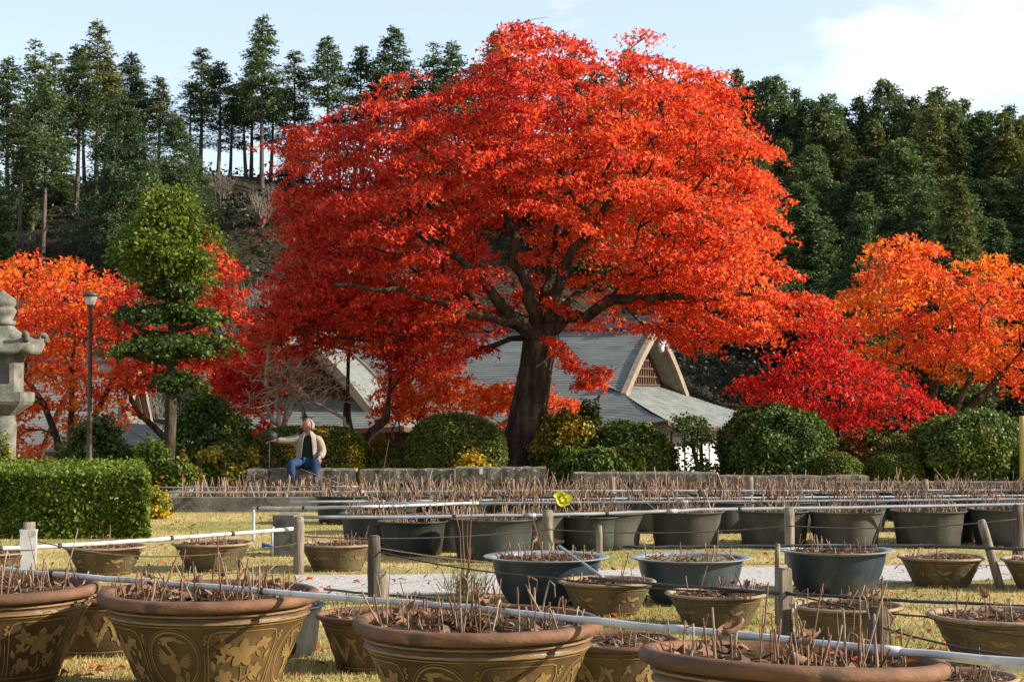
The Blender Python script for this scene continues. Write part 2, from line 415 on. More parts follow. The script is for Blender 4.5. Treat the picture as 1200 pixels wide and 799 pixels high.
# gravel path: a sheet just above the lawn
mb = MB()
pa = [gnd(346, 674), gnd(480, 673), gnd(700, 668), gnd(900, 664), gnd(1100, 661), gnd(1900, 640)]
pb = [gnd(352, 697), gnd(480, 698), gnd(700, 694), gnd(900, 688), gnd(1100, 682), gnd(1900, 658)]
n = len(pa)
mb.add([p + Vector((0, 0, .006)) for p in pa] + [p + Vector((0, 0, .006)) for p in pb], [(i, i + n, i + n + 1, i + 1) for i in range(n - 1)])
tag(mb.build('gravel_path', M['gravel']), kind='structure')
# grass blades on the lawn: stuff
N = 170000
px = rng.uniform(-300, 1500, N); py = 600 + 205 * rng.random(N) ** 1.15
Yg = EYE * F / (py - HOR)
pos = np.stack([(px - 600) / F * Yg, Yg, np.zeros(N)], 1)
def on_path(P):
    y0 = np.interp(P[:, 0], [p.x for p in pb], [p.y for p in pb]); y1 = np.interp(P[:, 0], [p.x for p in pa], [p.y for p in pa])
    return (P[:, 1] > y0 + .06) & (P[:, 1] < y1 - .06) & (P[:, 0] > pa[0].x)
keep = ~on_path(pos) | (rng.random(N) < .006)
pos = pos[keep]; N = len(pos)
up = unit(np.stack([rng.normal(0, .45, N), rng.normal(0, .45, N), np.ones(N)], 1))
V = leaves(pos, unit(np.cross(up, rdir(N))), up, rng.uniform(.018, .042, N), np.array([(.12, 0, 0), (-.12, 0, 0), (0, 1, 0)]))
tag(np_polys('short_grass', V, 3, M['grass']), 'short dry yellow grass between the pots', 'grass', kind='stuff')
N = 900
px = rng.uniform(0, 1200, N); py = 605 + 190 * rng.random(N)
Yg = EYE * F / (py - HOR)
pos = np.stack([(px - 600) / F * Yg, Yg, np.full(N, .03)], 1)
V = leaves(pos, unit(np.stack([rng.normal(0, .4, N), rng.normal(0, .4, N), np.ones(N)], 1)), rdir(N), rng.uniform(.04, .07, N), PALM)
tag(np_polys('fallen_leaves', V, 6, M['litter']), 'fallen maple leaves scattered on the grass', 'leaf litter', kind='stuff')
# undergrowth on the hillside: stuff
N = 130000
hx = rng.uniform(-48, 52, N); hy = 60 + 62 * rng.random(N) ** .9
clump = np.sin(hx * .5 + 1.3 * np.sin(hy * .33)) + np.sin(hy * .41 + hx * .27) + rng.normal(0, .5, N)
keep = (clump > -.9) | (hx > 5)
hx, hy = hx[keep], hy[keep]; N = len(hx)
hh = rng.random(N) ** 2 * np.where(hx > 6, 2.6, 1.5) * (0.6 + .4 * np.sin(hx * .7) * np.sin(hy * .6))
pos = np.stack([hx, hy, hill_z(hx, hy) + .05 + np.abs(hh)], 1)
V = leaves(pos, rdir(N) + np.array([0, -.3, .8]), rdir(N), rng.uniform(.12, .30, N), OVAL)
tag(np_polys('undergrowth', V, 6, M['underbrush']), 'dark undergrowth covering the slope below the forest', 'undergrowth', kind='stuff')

# ------------------------------------------------------------------ trees
def crown_skeleton(trunk_nodes, trunk_r, targets, bf=.35, step=.35, jitter=.06, tip=.008, expo=2.2):
    """grow branches from the trunk polyline to every target point; returns node arrays"""
    P = [Vector(p) for p in trunk_nodes]
    par = [-1] + list(range(len(P) - 1))
    plen = [0.0]
    for i in range(1, len(P)): plen.append(plen[-1] + (P[i] - P[i - 1]).length)
    nfix = len(P)
    first = max(1, nfix - 3)
    A = np.array([tuple(p) for p in P]); PL = np.array(plen)
    ok = np.array([i >= first for i in range(nfix)])
    fork = A[-1]
    T = np.asarray(targets)
    T = T[np.argsort(np.linalg.norm(T - fork, axis=1))]
    capA = np.zeros((len(T) * 40 + nfix + 10, 3)); capA[:nfix] = A
    capL = np.zeros(len(capA)); capL[:nfix] = PL
    capO = np.zeros(len(capA), bool); capO[:nfix] = ok
    cnt = nfix
    ends = []
    for tgt in T:
        d = np.linalg.norm(capA[:cnt] - tgt, axis=1)
        cost = d + bf * capL[:cnt] + 0.5 * np.maximum(0, capA[:cnt, 2] - tgt[2])
        cost[~capO[:cnt]] = 1e9
        q = int(np.argmin(cost))
        a = Vector(capA[q]); b = Vector(tgt)
        dirp = (a - Vector(capA[par[q]])).normalized() if par[q] >= 0 else Vector((0, 0, 1))
        dist = (b - a).length
        k = max(1, min(30, int(dist / step)))
        prev = q
        for i in range(1, k + 1):
            s_ = i / k
            c = a.lerp(b, s_) + dirp * dist * .22 * s_ * (1 - s_) ** 2 * 2
            c.z += dist * .07 * math.sin(math.pi * s_)
            if i < k: c += Vector((random.gauss(0, jitter), random.gauss(0, jitter), random.gauss(0, jitter)))
            capA[cnt] = c; capL[cnt] = capL[prev] + (c - Vector(capA[prev])).length; capO[cnt] = True
            par.append(prev); prev = cnt; cnt += 1
        ends.append(prev)
    A = capA[:cnt]
    load = np.zeros(cnt)
    hasc = np.zeros(cnt, bool)
    for i in range(cnt):
        if par[i] >= 0: hasc[par[i]] = True
    load[~hasc] = tip ** expo
    for i in range(cnt - 1, 0, -1):
        load[par[i]] += load[i] * 1.0
    r = np.maximum(load, tip ** expo) ** (1 / expo)
    rf = r[nfix - 1]
    for i in range(nfix): r[i] = trunk_r[i]
    lim = trunk_r[nfix - 1] * .72
    if rf > lim:
        r[nfix:] = np.maximum(tip * .8, r[nfix:] * lim / rf)
    return A, par, r, nfix
def skeleton_mesh(mb, A, par, r, m=0, wob=0.0, nfix=0):
    n = len(A)
    kids = [[] for _ in range(n)]
    for i in range(n):
        if par[i] >= 0: kids[par[i]].append(i)
    starts = [(0, None)]
    while starts:
        s_, p0 = starts.pop()
        chain = [] if p0 is None else [p0]
        cur = s_
        while True:
            chain.append(cur)
            if not kids[cur]: break
            ks = sorted(kids[cur], key=lambda q: -r[q] - (10 if q < nfix else 0))
            for q in ks[1:]: starts.append((q, cur))
            cur = ks[0]
        if len(chain) < 2: continue
        rad = [r[c] for c in chain]
        if p0 is not None: rad[0] = min(rad[0], rad[1] * 1.25)
        rmax = max(rad)
        sides = 14 if rmax > .15 else (8 if rmax > .05 else (5 if rmax > .02 else 3))
        mb.tube([A[c] for c in chain], rad, sides, m, caps=False, wob=wob if rmax > .05 else 0)
def pad_leaves(centers, rad, n_per, size, thick=.10, droop=.25, axis=None, shape=PALM, lay=.75):
    """flattened sprays of leaves round each centre"""
    C = np.asarray(centers); K = len(C)
    rad = np.broadcast_to(rad, (K,))
    idx = np.repeat(np.arange(K), n_per)
    Nn = len(idx)
    ang = rng.uniform(0, 2 * np.pi, Nn); rr = np.sqrt(rng.random(Nn)) * (1 + .25 * np.sin(3 * ang + idx * 1.7) + .15 * np.sin(5 * ang + idx))
    tilt = rng.normal(0, .18, (K, 2))
    if axis is not None:
        out = C - np.asarray(axis); out[:, 2] = 0
        out = unit(out)
        tilt = tilt - out[:, :2] * .28
    lx = np.cos(ang) * rr * rad[idx]; ly = np.sin(ang) * rr * rad[idx]
    z = lx * tilt[idx, 0] + ly * tilt[idx, 1] + rng.normal(0, thick, Nn) - droop * rr ** 2 * rad[idx]
    pos = C[idx] + np.stack([lx, ly, z], 1)
    nrm = np.array([0, 0, lay]) + rdir(Nn) * .75
    head = np.stack([np.cos(ang), np.sin(ang), np.full(Nn, -.5)], 1) + rdir(Nn) * .7
    return leaves(pos, nrm, head, size * rng.uniform(.55, 1.3, Nn), shape), idx

def in_poly(px, py, poly):
    x = np.asarray(px); y = np.asarray(py); c = np.zeros(len(x), bool)
    n_ = len(poly)
    for i in range(n_):
        x0, y0 = poly[i]; x1, y1 = poly[(i + 1) % n_]
        cond = ((y0 > y) != (y1 > y))
        xin = (x1 - x0) * (y - y0) / ((y1 - y0) if y1 != y0 else 1e-9) + x0
        c ^= cond & (x < xin)
    return c
def poly_dist(px, py, poly):
    d = np.full(len(px), 1e9); P = np.stack([px, py], 1)
    n_ = len(poly)
    for i in range(n_):
        a = np.array(poly[i], float); b = np.array(poly[(i + 1) % n_], float)
        ab = b - a; t_ = np.clip(((P - a) @ ab) / (ab @ ab), 0, 1)
        d = np.minimum(d, np.linalg.norm(P - a - t_[:, None] * ab, axis=1))
    return d
def crown_points(poly, Y0, depth, n, full, shell=.5, flat=1.0):
    """points filling a crown whose front outline is poly (photo pixels at distance Y0) and whose depth swells towards its middle"""
    xs = [p[0] for p in poly]; ys = [p[1] for p in poly]
    out = []
    pts = []
    tries = 0
    need = n
    best = np.zeros((0, 3))
    cand_px = rng.uniform(min(xs), max(xs), n * 14); cand_py = rng.uniform(min(ys), max(ys), n * 14)
    k = in_poly(cand_px, cand_py, poly); cand_px, cand_py = cand_px[k], cand_py[k]
    e = poly_dist(cand_px, cand_py, poly)
    hd = depth * np.sqrt(np.clip(1 - (1 - np.minimum(e / full, 1)) ** 2, .02, 1))
    u = rng.uniform(-1, 1, len(e)); u = np.sign(u) * np.abs(u) ** shell
    dy = u * hd
    # world point: outline fixed at the crown's own distance, thickness added as a real depth
    s0 = Y0 / F
    Z = EYE + (HOR - cand_py) * s0
    X = (cand_px - 600) * s0
    W = np.stack([X, np.full(len(X), Y0) + dy, Z], 1)
    # spread the points apart
    chosen = [0]
    order = rng.permutation(len(W))
    r0 = (depth * (max(xs) - min(xs)) * (max(ys) - min(ys)) * s0 * s0 / n) ** (1 / 3) * .62
    grid = {}
    res = []
    for i in order:
        c = tuple((W[i] / r0).astype(int))
        okk = True
        for a in (-1, 0, 1):
            for b in (-1, 0, 1):
                for d in (-1, 0, 1):
                    for j in grid.get((c[0] + a, c[1] + b, c[2] + d), ()):
                        if np.sum(((W[i] - W[j]) * np.array([1, 1, 1.25])) ** 2) < r0 * r0: okk = False; break
                    if not okk: break
                if not okk: break
            if not okk: break
        if okk:
            grid.setdefault(c, []).append(i); res.append(i)
            if len(res) >= n: break
    return W[res]

def ragged(poly, amp, seg=26, seed=1):
    """the same outline with boughs and bays along its edge"""
    rs = random.Random(seed); cx = sum(p[0] for p in poly) / len(poly); cy = sum(p[1] for p in poly) / len(poly); out = []
    for (x0, y0), (x1, y1) in zip(poly, poly[1:] + poly[:1]):
        n_ = max(1, int(math.hypot(x1 - x0, y1 - y0) / seg))
        for k in range(n_):
            x, y = x0 + (x1 - x0) * k / n_, y0 + (y1 - y0) * k / n_
            d = math.hypot(x - cx, y - cy) or 1; a = rs.uniform(-1.3, .7) * amp
            out.append((x + (x - cx) / d * a, y + (y - cy) / d * a))
    return out
def layerize(pts, cx, cy, h, amt=.8, drop=.10, seed=0):
    """gather the sprays of a maple into the drooping horizontal layers that maples grow in"""
    p = pts.copy(); dx, dy = p[:, 0] - cx, p[:, 1] - cy
    rho = np.hypot(dx, dy); th = np.arctan2(dy, dx)
    q = p[:, 2] + drop * rho ** 1.25 + .22 * np.sin(3 * th + seed) + .16 * np.sin(7 * th + 2 * seed) + .12 * np.sin(1.9 * dx + seed)
    sn = np.round(q / h) * h
    p[:, 2] += (sn - q) * amt
    return p
# --- the great maple
MY = 33.4
def mpt(px, py, dy=0.0):
    s0 = MY / F
    return Vector(((px - 600) * s0, MY + dy, EYE + (HOR - py) * s0))
big_poly = [(272, 408), (296, 372), (318, 330), (334, 296), (322, 262), (330, 222), (328, 196), (352, 170), (346, 150), (380, 138), (418, 130), (440, 98), (468, 84), (515, 82), (545, 72), (585, 70), (600, 48), (640, 38), (668, 58), (700, 62), (740, 48), (772, 50), (776, 84), (822, 92), (858, 116), (872, 146), (900, 172), (896, 205), (908, 245), (912, 270), (928, 296), (916, 318), (952, 338), (940, 378), (902, 384), (878, 420), (846, 400), (824, 392), (800, 424), (776, 386), (746, 372), (706, 380), (672, 388), (648, 366), (618, 356), (588, 372), (566, 412), (540, 404), (506, 446), (486, 404), (452, 414), (424, 424), (396, 398), (352, 404), (318, 408)]
trunk_pts = [mpt(600, 580), mpt(607, 556), mpt(612, 530), mpt(617, 500), mpt(622, 465), mpt(628, 430), mpt(633, 402), mpt(634, 388)]
trunk_rad = [.66, .54, .45, .385, .35, .33, .35, .34]
pads = crown_points(ragged(big_poly, 15, 26, 4), MY, 3.9, 1250, 200, shell=.62)
pads = layerize(pads, .3, MY, .58, .68)
nz_ = np.sin(pads[:, 0] * 1.7 + 2 * np.sin(pads[:, 2] * 1.9)) + np.sin(pads[:, 2] * 2.6 + pads[:, 1] * 1.3) + np.sin(pads[:, 1] * 1.9 + pads[:, 0] * .8)
pads = pads[nz_ > -1.25]
ppx = 600 + pads[:, 0] * F / MY; ppy = HOR - (pads[:, 2] - EYE) * F / MY
inner = np.hypot((ppx - 632) / 88, (ppy - 335) / 72) < 1
hole = inner & (rng.random(len(pads)) < np.where(pads[:, 1] < MY + .5, .93, .35))
hole |= (np.hypot((ppx - 735) / 34, (ppy - 275) / 22) < 1) & (pads[:, 1] < MY + 2)
hole |= (np.hypot((ppx - 690) / 26, (ppy - 225) / 20) < 1) & (pads[:, 1] < MY + 2.5)
hole |= (np.hypot((ppx - 560) / 45, (ppy - 300) / 20) < 1) & (pads[:, 1] < MY + 1)
pads = pads[~hole]
hang = [(648, 402, -1.2), (654, 414, -1.5), (664, 424, -1.7), (672, 434, -1.8), (684, 442, -1.9), (693, 449, -2.0), (678, 452, -1.8), (700, 436, -1.9), (540, 412, -2.2), (528, 420, -2.4), (536, 430, -2.4), (522, 436, -2.5), (552, 404, -2.0), (508, 428, -2.5)]
pads = np.concatenate([pads, np.array([tuple(mpt(*h_)) for h_ in hang])])
# limbs drawn by hand, the rest grows out of them
limbs = [[(628, 395, 0), (600, 372, -.3), (578, 345, -.6), (560, 322, -.9), (528, 300, -1.2), (498, 285, -1.4), (455, 262, -1.6)],
         [(630, 392, 0), (622, 350, -.2), (606, 310, -.3), (598, 270, -.2), (585, 225, .3), (570, 170, .4)],
         [(638, 392, 0), (652, 350, -.3), (664, 310, -.6), (690, 272, -.8), (722, 232, -.8), (752, 190, -.6)],
         [(640, 394, 0), (672, 372, -.5), (712, 356, -1.0), (760, 350, -1.3), (812, 356, -1.6), (866, 352, -1.8)],
         [(636, 390, 0), (644, 340, .8), (650, 280, 1.5), (660, 210, 1.8), (668, 140, 1.6)],
         [(626, 394, 0), (596, 378, .7), (552, 368, 1.3), (500, 372, 1.8), (430, 378, 2.2)],
         [(638, 390, 0), (668, 345, 1.2), (720, 310, 2.2), (790, 280, 2.8)],
         [(628, 392, 0), (590, 376, -1.0), (540, 366, -1.9), (480, 350, -2.6), (410, 345, -3.0)]]
trunk_nodes = [tuple(p) for p in trunk_pts]
def big_maple():
    root = thing('maple_tree', 'huge spreading red maple with a thick mossy dark trunk, largest tree in the garden', 'tree', (trunk_pts[0].x, MY, 0))
    off = Vector((trunk_pts[0].x, MY, 0))
    P = [Vector(p) for p in trunk_nodes]; par = [-1] + list(range(len(P) - 1)); fixed = len(P)
    PL = [0.0]
    for i in range(1, fixed): PL.append(PL[-1] + (P[i] - P[i - 1]).length)
    minr = {}
    for lb in limbs:
        prev = fixed - 1
        pts = [mpt(*q) for q in lb]
        fine = []
        for i in range(len(pts) - 1):
            for k in range(3): fine.append(pts[i].lerp(pts[i + 1], k / 3) + Vector((random.gauss(0, .045), random.gauss(0, .045), random.gauss(0, .045))))
        fine.append(pts[-1])
        for i, q in enumerate(fine[1:]):
            P.append(q); par.append(prev); PL.append(PL[prev] + (q - P[prev]).length); prev = len(P) - 1
            minr[prev] = (.115 if lb in limbs[:5] else .065) * (1 - i / len(fine)) + .02
    nlimb = len(P)
    cap = nlimb + len(pads) * 30
    A = np.zeros((cap, 3)); A[:nlimb] = [tuple(p) for p in P]
    LL = np.zeros(cap); LL[:nlimb] = PL
    okk = np.zeros(cap, bool); okk[fixed + 3:nlimb] = True
    cnt = nlimb
    T = pads[np.argsort(np.linalg.norm(pads - np.array(trunk_nodes[-1]), axis=1))]
    for tgt in T:
        d = np.linalg.norm(A[:cnt] - tgt, axis=1)
        cost = d + .3 * LL[:cnt] + .4 * np.maximum(0, A[:cnt, 2] - tgt[2]); cost[~okk[:cnt]] = 1e9
        q = int(np.argmin(cost)); a = Vector(A[q]); b = Vector(tgt)
        dirp = (a - Vector(A[par[q]])).normalized(); dist = (b - a).length
        k = max(1, min(28, int(dist / .3))); prev = q
        for i in range(1, k + 1):
            s_ = i / k
            c = a.lerp(b, s_) + dirp * dist * .4 * s_ * (1 - s_) ** 2
            if i < k: c += Vector((random.gauss(0, .05), random.gauss(0, .05), random.gauss(0, .05)))
            A[cnt] = c; LL[cnt] = LL[prev] + (c - Vector(A[prev])).length; okk[cnt] = True
            par.append(prev); prev = cnt; cnt += 1
    A = A[:cnt]
    load = np.zeros(cnt); hasc = np.zeros(cnt, bool)
    for i in range(1, cnt): hasc[par[i]] = True
    tip, ex = .011, 2.3
    load[~hasc] = tip ** ex
    for i in range(cnt - 1, 0, -1): load[par[i]] += load[i]
    r = load ** (1 / ex)
    for i, q in minr.items(): r[i] = max(min(r[i], .135), q)
    r[nlimb:] = np.minimum(r[nlimb:], .11)
    for i in range(fixed): r[i] = trunk_rad[i]
    mb = MB()
    skeleton_mesh(mb, A - np.array(tuple(off)), par, r, wob=.10, nfix=fixed)
    # twigs in each spray
    for c in pads:
        for _ in range(4):
            a = random.uniform(0, 6.28); l = random.uniform(.25, .55)
            p0 = Vector(c) - off
            p1 = p0 + Vector((math.cos(a) * l * .5, math.sin(a) * l * .5, random.uniform(-.02, .10)))
            p2 = p0 + Vector((math.cos(a + .3) * l, math.sin(a + .3) * l, random.uniform(-.12, .12)))
            mb.tube([p0, p1, p2], [.008, .006, .003], 3, caps=False)
    # root flare
    for k in range(7):
        a = k * .9 + .2
        d = Vector((math.cos(a), math.sin(a), 0))
        mb.tube([d * .32 + Vector((0.1, 0, .75)), d * .52 + Vector((.05, 0, .28)), d * .85 + Vector((0, 0, .03))], [.16, .17, .08], 8, caps=False, wob=.1)
    mb.build('trunk', M['mossbark'], root)
    rad = rng.uniform(.28, .60, len(pads)); rad[-14:] = .22
    V, idx = pad_leaves(pads, rad, 145, .080, thick=.045, droop=.2, axis=np.array([[0.3, MY, 0]]), lay=.42)
    # more orange to the lower right: partly real leaf hue, partly sunlight put into the colour
    qx = 600 + pads[:, 0] * F / MY; qy = HOR - (pads[:, 2] - EYE) * F / MY
    warm = sstep(430, 900, qx + .65 * (qy - 240)) + rng.normal(0, .22, len(pads))
    mi = (warm > .40).astype(np.int32)[idx]
    flip = rng.random(len(mi)) < .15
    mi = np.where(flip, 1 - mi, mi)
    V = V - np.array(tuple(off))
    np_polys('crown', V, 6, [M['maple_red'], M['maple_orange']], root, mi)
    return root
big_maple()

def small_tree(name, label, cat, base, trunk, trad, targets, pad_r, n_per, lsize, leafm, barkm, group=None, bf=.3, shape=PALM, thick=.05, droop=.2, tip=.008, stems=None, step=.3, wob=.08, lay=.45, lm2=None, mix2=0.0):
    """a tree with a trunk mesh (trunk and limbs) and a crown of sprays; base is world, the rest too"""
    root = thing(name, label, cat, tuple(base), 0, group)
    off = np.array(tuple(base))
    mb = MB()
    groups = [np.asarray(targets)]
    trunks = [(trunk, trad)]
    if stems:
        trunks = stems
        T = np.asarray(targets)
        D = np.stack([np.linalg.norm(T - np.array(tuple(s_[0][-1])), axis=1) for s_ in stems], 1)
        own = np.argmin(D, 1)
        groups = [T[own == i] for i in range(len(stems))]
    for (tp, tr), T in zip(trunks, groups):
        if len(T) == 0: T = np.array([tuple(Vector(tp[-1]) + Vector((0, 0, .3)))])
        A, par, r, nfix = crown_skeleton(tp, tr, T, bf, step, .04, tip)
        skeleton_mesh(mb, A - off, par, r, wob=wob, nfix=nfix)
    mb.build('trunk', barkm, root)
    T = np.asarray(targets)
    V, idx = pad_leaves(T, rng.uniform(.75, 1.25, len(T)) * pad_r, n_per, lsize, thick, droop, off[None], shape, lay)
    mats = [leafm] + ([lm2] if lm2 else [])
    mi = None
    if lm2: mi = ((rng.random(len(T)) < mix2)[idx] ^ (rng.random(len(idx)) < .12)).astype(np.int32)
    np_polys('crown', V - off, len(shape), mats, root, mi)
    return root

def maple_px(label, Y0, poly, base_px, fork_px, fork_py, n, depth, full, leafm, pad_r=.5, n_per=130, lsize=.11, nstem=1, trunk_r=.14, barkm=None, lm2=None, mix2=0., group=None, spread=60, name='maple_tree', lean=0):
    s0 = Y0 / F
    def q(px, py, dy=0.): return Vector(((px - 600) * s0, Y0 + dy, EYE + (HOR - py) * s0))
    pts = crown_points(ragged(poly, 20, 22, int(base_px)), Y0, depth, int(n * 1.5), full, .7)
    pts = layerize(pts, (fork_px - 600) * s0, Y0, .5, .8, .12, base_px)
    pts = pts[np.sin(pts[:, 0] * 2.1 + 2 * np.sin(pts[:, 2] * 2.3 + base_px)) + np.sin(pts[:, 2] * 3 + pts[:, 1] * 1.6) + np.sin(pts[:, 1] * 2.2) > -1.1]
    pad_r *= .76; n_per = int(n_per * .62); lsize *= .88
    zb = float(hill_z((base_px - 600) * s0, Y0))
    base = Vector(((base_px - 600) * s0, Y0, zb))
    stems = []
    for i in range(nstem):
        f = 0 if nstem == 1 else (i / (nstem - 1) - .5) * 2
        top = q(fork_px + f * spread, fork_py + random.uniform(-8, 8) + abs(f) * 8, random.uniform(-.6, .6) * (nstem > 1))
        a = base + Vector((f * .12, random.uniform(-.1, .1) * (nstem > 1), 0))
        mid1 = a.lerp(top, .35) + Vector((-f * .10, 0, .12)); mid2 = a.lerp(top, .7) + Vector((-f * .08 + random.uniform(-.08, .08), 0, .08))
        k = 1 if nstem == 1 else .72
        stems.append(([a, mid1, mid2, top], [trunk_r * 1.25 * k, trunk_r * k, trunk_r * .85 * k, trunk_r * .7 * k]))
    return small_tree(name, label, 'tree', base, None, None, pts, pad_r, n_per, lsize, leafm, barkm or M['bark'], group, stems=stems, lm2=lm2, mix2=mix2)

G = 'smaller maples in autumn colour'
maple_px('amber orange maple with slender dark stems behind the lamp post', 38, [(-60, 360), (-30, 310), (20, 290), (60, 312), (110, 310), (140, 330), (168, 370), (172, 430), (160, 490), (110, 520), (60, 536), (10, 536), (-50, 500)], 85, 82, 430, 170, 2.6, 90, M['maple_amber'], .46, 85, .115, 3, .11, lm2=M['maple_orange'], mix2=.35, group=G, spread=55)
maple_px('red and orange maple rising beyond the lantern at the left edge', 41, [(-110, 350), (-60, 310), (0, 300), (40, 296), (80, 320), (130, 306), (158, 330), (150, 390), (90, 400), (0, 430), (-100, 420)], 20, 25, 430, 90, 2.4, 80, M['maple_orange'], .5, 85, .12, 2, .12, lm2=M['maple_crimson'], mix2=.3, group=G)
maple_px('scarlet maple peeking out on both sides of the tiered evergreen', 38, [(118, 372), (150, 330), (205, 330), (240, 282), (256, 296), (272, 290), (298, 320), (306, 360), (312, 410), (306, 452), (270, 470), (215, 462), (150, 460), (124, 430)], 225, 225, 470, 135, 2.4, 70, M['maple_orange'], .46, 85, .115, 2, .12, lm2=M['maple_crimson'], mix2=.5, group=G)
maple_px('bright red low maple beside the pale bare tree', 36.5, [(240, 410), (290, 380), (330, 395), (345, 430), (335, 470), (322, 515), (296, 520), (280, 480), (236, 470)], 300, 302, 500, 60, 1.4, 45, M['maple_crimson'], .42, 120, .11, 2, .06, lm2=M['maple_orange'], mix2=.5, group=G, spread=20)
maple_px('red maple with a low forked mossy trunk right of the seated man', 34.5, [(296, 392), (330, 350), (400, 330), (470, 340), (500, 370), (500, 415), (474, 436), (446, 414), (410, 396), (350, 394)], 407, 405, 488, 95, 2.0, 50, M['maple_red'], .45, 120, .11, 3, .17, barkm=M['palebark'] and M['bark'], group=G, spread=48)
maple_px('small orange maple behind the gap between two round clipped shrubs', 36, [(436, 470), (452, 444), (490, 430), (520, 432), (556, 448), (566, 470), (540, 480), (510, 486), (488, 512), (450, 508), (440, 490)], 480, 478, 500, 55, 1.2, 35, M['maple_amber'], .34, 110, .10, 2, .05, lm2=M['maple_orange'], mix2=.6, group=G, spread=24)
maple_px('small orange maple half hidden by the thick trunk of the huge maple', 36, [(556, 468), (580, 446), (620, 436), (660, 450), (694, 470), (690, 482), (650, 484), (620, 500), (580, 492)], 625, 622, 500, 52, 1.2, 35, M['maple_orange'], .34, 110, .10, 2, .05, group=G, lm2=M['maple_amber'], mix2=.4, spread=24)
maple_px('vivid crimson maple with low layered sprays right of the temple roof', 33.4, [(858, 458), (880, 424), (908, 408), (930, 388), (968, 382), (1004, 398), (1042, 430), (1082, 446), (1090, 470), (1062, 492), (1030, 506), (990, 512), (960, 494), (920, 478), (880, 470)], 975, 975, 505, 84, 1.6, 55, M['maple_crimson'], .50, 100, .10, 3, .08, group=G, spread=40)
maple_px('orange maple on several slender curving stems at the right edge', 38.5, [(972, 350), (985, 322), (1020, 318), (1038, 292), (1075, 284), (1100, 300), (1150, 296), (1200, 312), (1262, 330), (1280, 400), (1250, 450), (1190, 470), (1150, 456), (1110, 440), (1060, 434), (1010, 424), (978, 396)], 1090, 1092, 432, 230, 2.6, 75, M['maple_orange'], .46, 88, .115, 5, .13, lm2=M['maple_amber'], mix2=.38, group=G, spread=78)

# --- tiered evergreen
def topiary_tree():
    Y0 = 29.3; s0 = Y0 / F
    def q(px, py, dy=0.): return Vector(((px - 600) * s0, Y0 + dy, EYE + (HOR - py) * s0))
    base = Vector(((198 - 600) * s0, Y0, 0))
    root = thing('evergreen_tree', 'evergreen tree clipped into flat tiers below a sunlit cone of green leaves', 'tree', tuple(base))
    off = np.array(tuple(base))
    mb = MB()
    mb.tube([Vector(p) - base for p in (q(196, 580), q(197, 550), q(200, 500), q(201, 450), q(203, 400), q(202, 350), q(200, 300), q(198, 250))], [.17, .12, .105, .10, .092, .08, .055, .02], 12, caps=False, wob=.12)
    T = []; 
    def disc(px, py, rx, n, dyr=.8, th=.10):
        for _ in range(n):
            a = random.uniform(0, 6.28); rr = math.sqrt(random.random())
            c = q(px, py); T.append((c.x + math.cos(a) * rr * rx * s0, c.y + math.sin(a) * rr * rx * s0 * dyr, c.z + random.gauss(0, th)))
    rs = random.Random(9)
    def tier(px, py, rx, nb):
        for b in range(nb):
            a = 6.28 * b / nb + rs.uniform(-.3, .3); L_ = rx * rs.uniform(.62, 1.12); dz = rs.uniform(-.07, .07)
            for k in range(5):
                f = (.25, .45, .65, .82, 1.0)[k]
                c = q(px, py); T.append((c.x + math.cos(a) * L_ * f * s0 + rs.gauss(0, .06), c.y + math.sin(a) * L_ * f * s0 + rs.gauss(0, .06), c.z + dz + rs.gauss(0, .035) - .12 * f * f + .1 * f))
    tier(200, 338, 30, 5); tier(197, 368, 58, 9); tier(203, 404, 66, 11); tier(190, 410, 60, 4); tier(208, 446, 22, 3)
    Tt = []
    for _ in range(70):
        h = rs.random() ** .7; py = 227 + 92 * h; a = rs.uniform(0, 6.28)
        rx = (3 + 50 * h ** .8 * (1 - .45 * max(0, h - .7) / .3)) * rs.uniform(.3, 1.3)
        c = q(198, py); e = (c.x + math.cos(a) * rx * s0, c.y + math.sin(a) * rx * s0, c.z)
        for k in range(4):
            Tt.append((e[0] + rs.gauss(0, .12), e[1] + rs.gauss(0, .12), e[2] + rs.gauss(0, .10)))
    for (px, py) in ((150, 378), (160, 412), (250, 372), (256, 402), (140, 410), (235, 440)):
        mb.tube([q(201, py + 14) - base, q((201 + px) / 2, py + 12, -.2) - base, q(px, py, -.2) - base], [.06, .045, .02], 6, caps=False)
    for k in range(14):
        py = 250 + k * 6; a = k * 2.4
        mb.tube([q(200, py + 8) - base, q(200 + 30 * math.cos(a), py, .5 * math.sin(a)) - base], [.03, .01], 5, caps=False)
    mb.build('trunk', M['mossbark'], root)
    V1, _ = pad_leaves(np.array(T), .23, 105, .075, .05, .1, None, OVAL)
    V2, _ = pad_leaves(np.array(Tt), .20, 62, .070, .08, .25, None, OVAL, .4)
    i1 = np.zeros(len(V1) // 6, np.int32); i2 = np.ones(len(V2) // 6, np.int32)
    np_polys('crown', np.concatenate([V1, V2]) - off, 6, [M['topiary'], M['bright']], root, np.concatenate([i1, i2]))  # cone gets a lighter leaf material: sunlight on the top put into colour
topiary_tree()

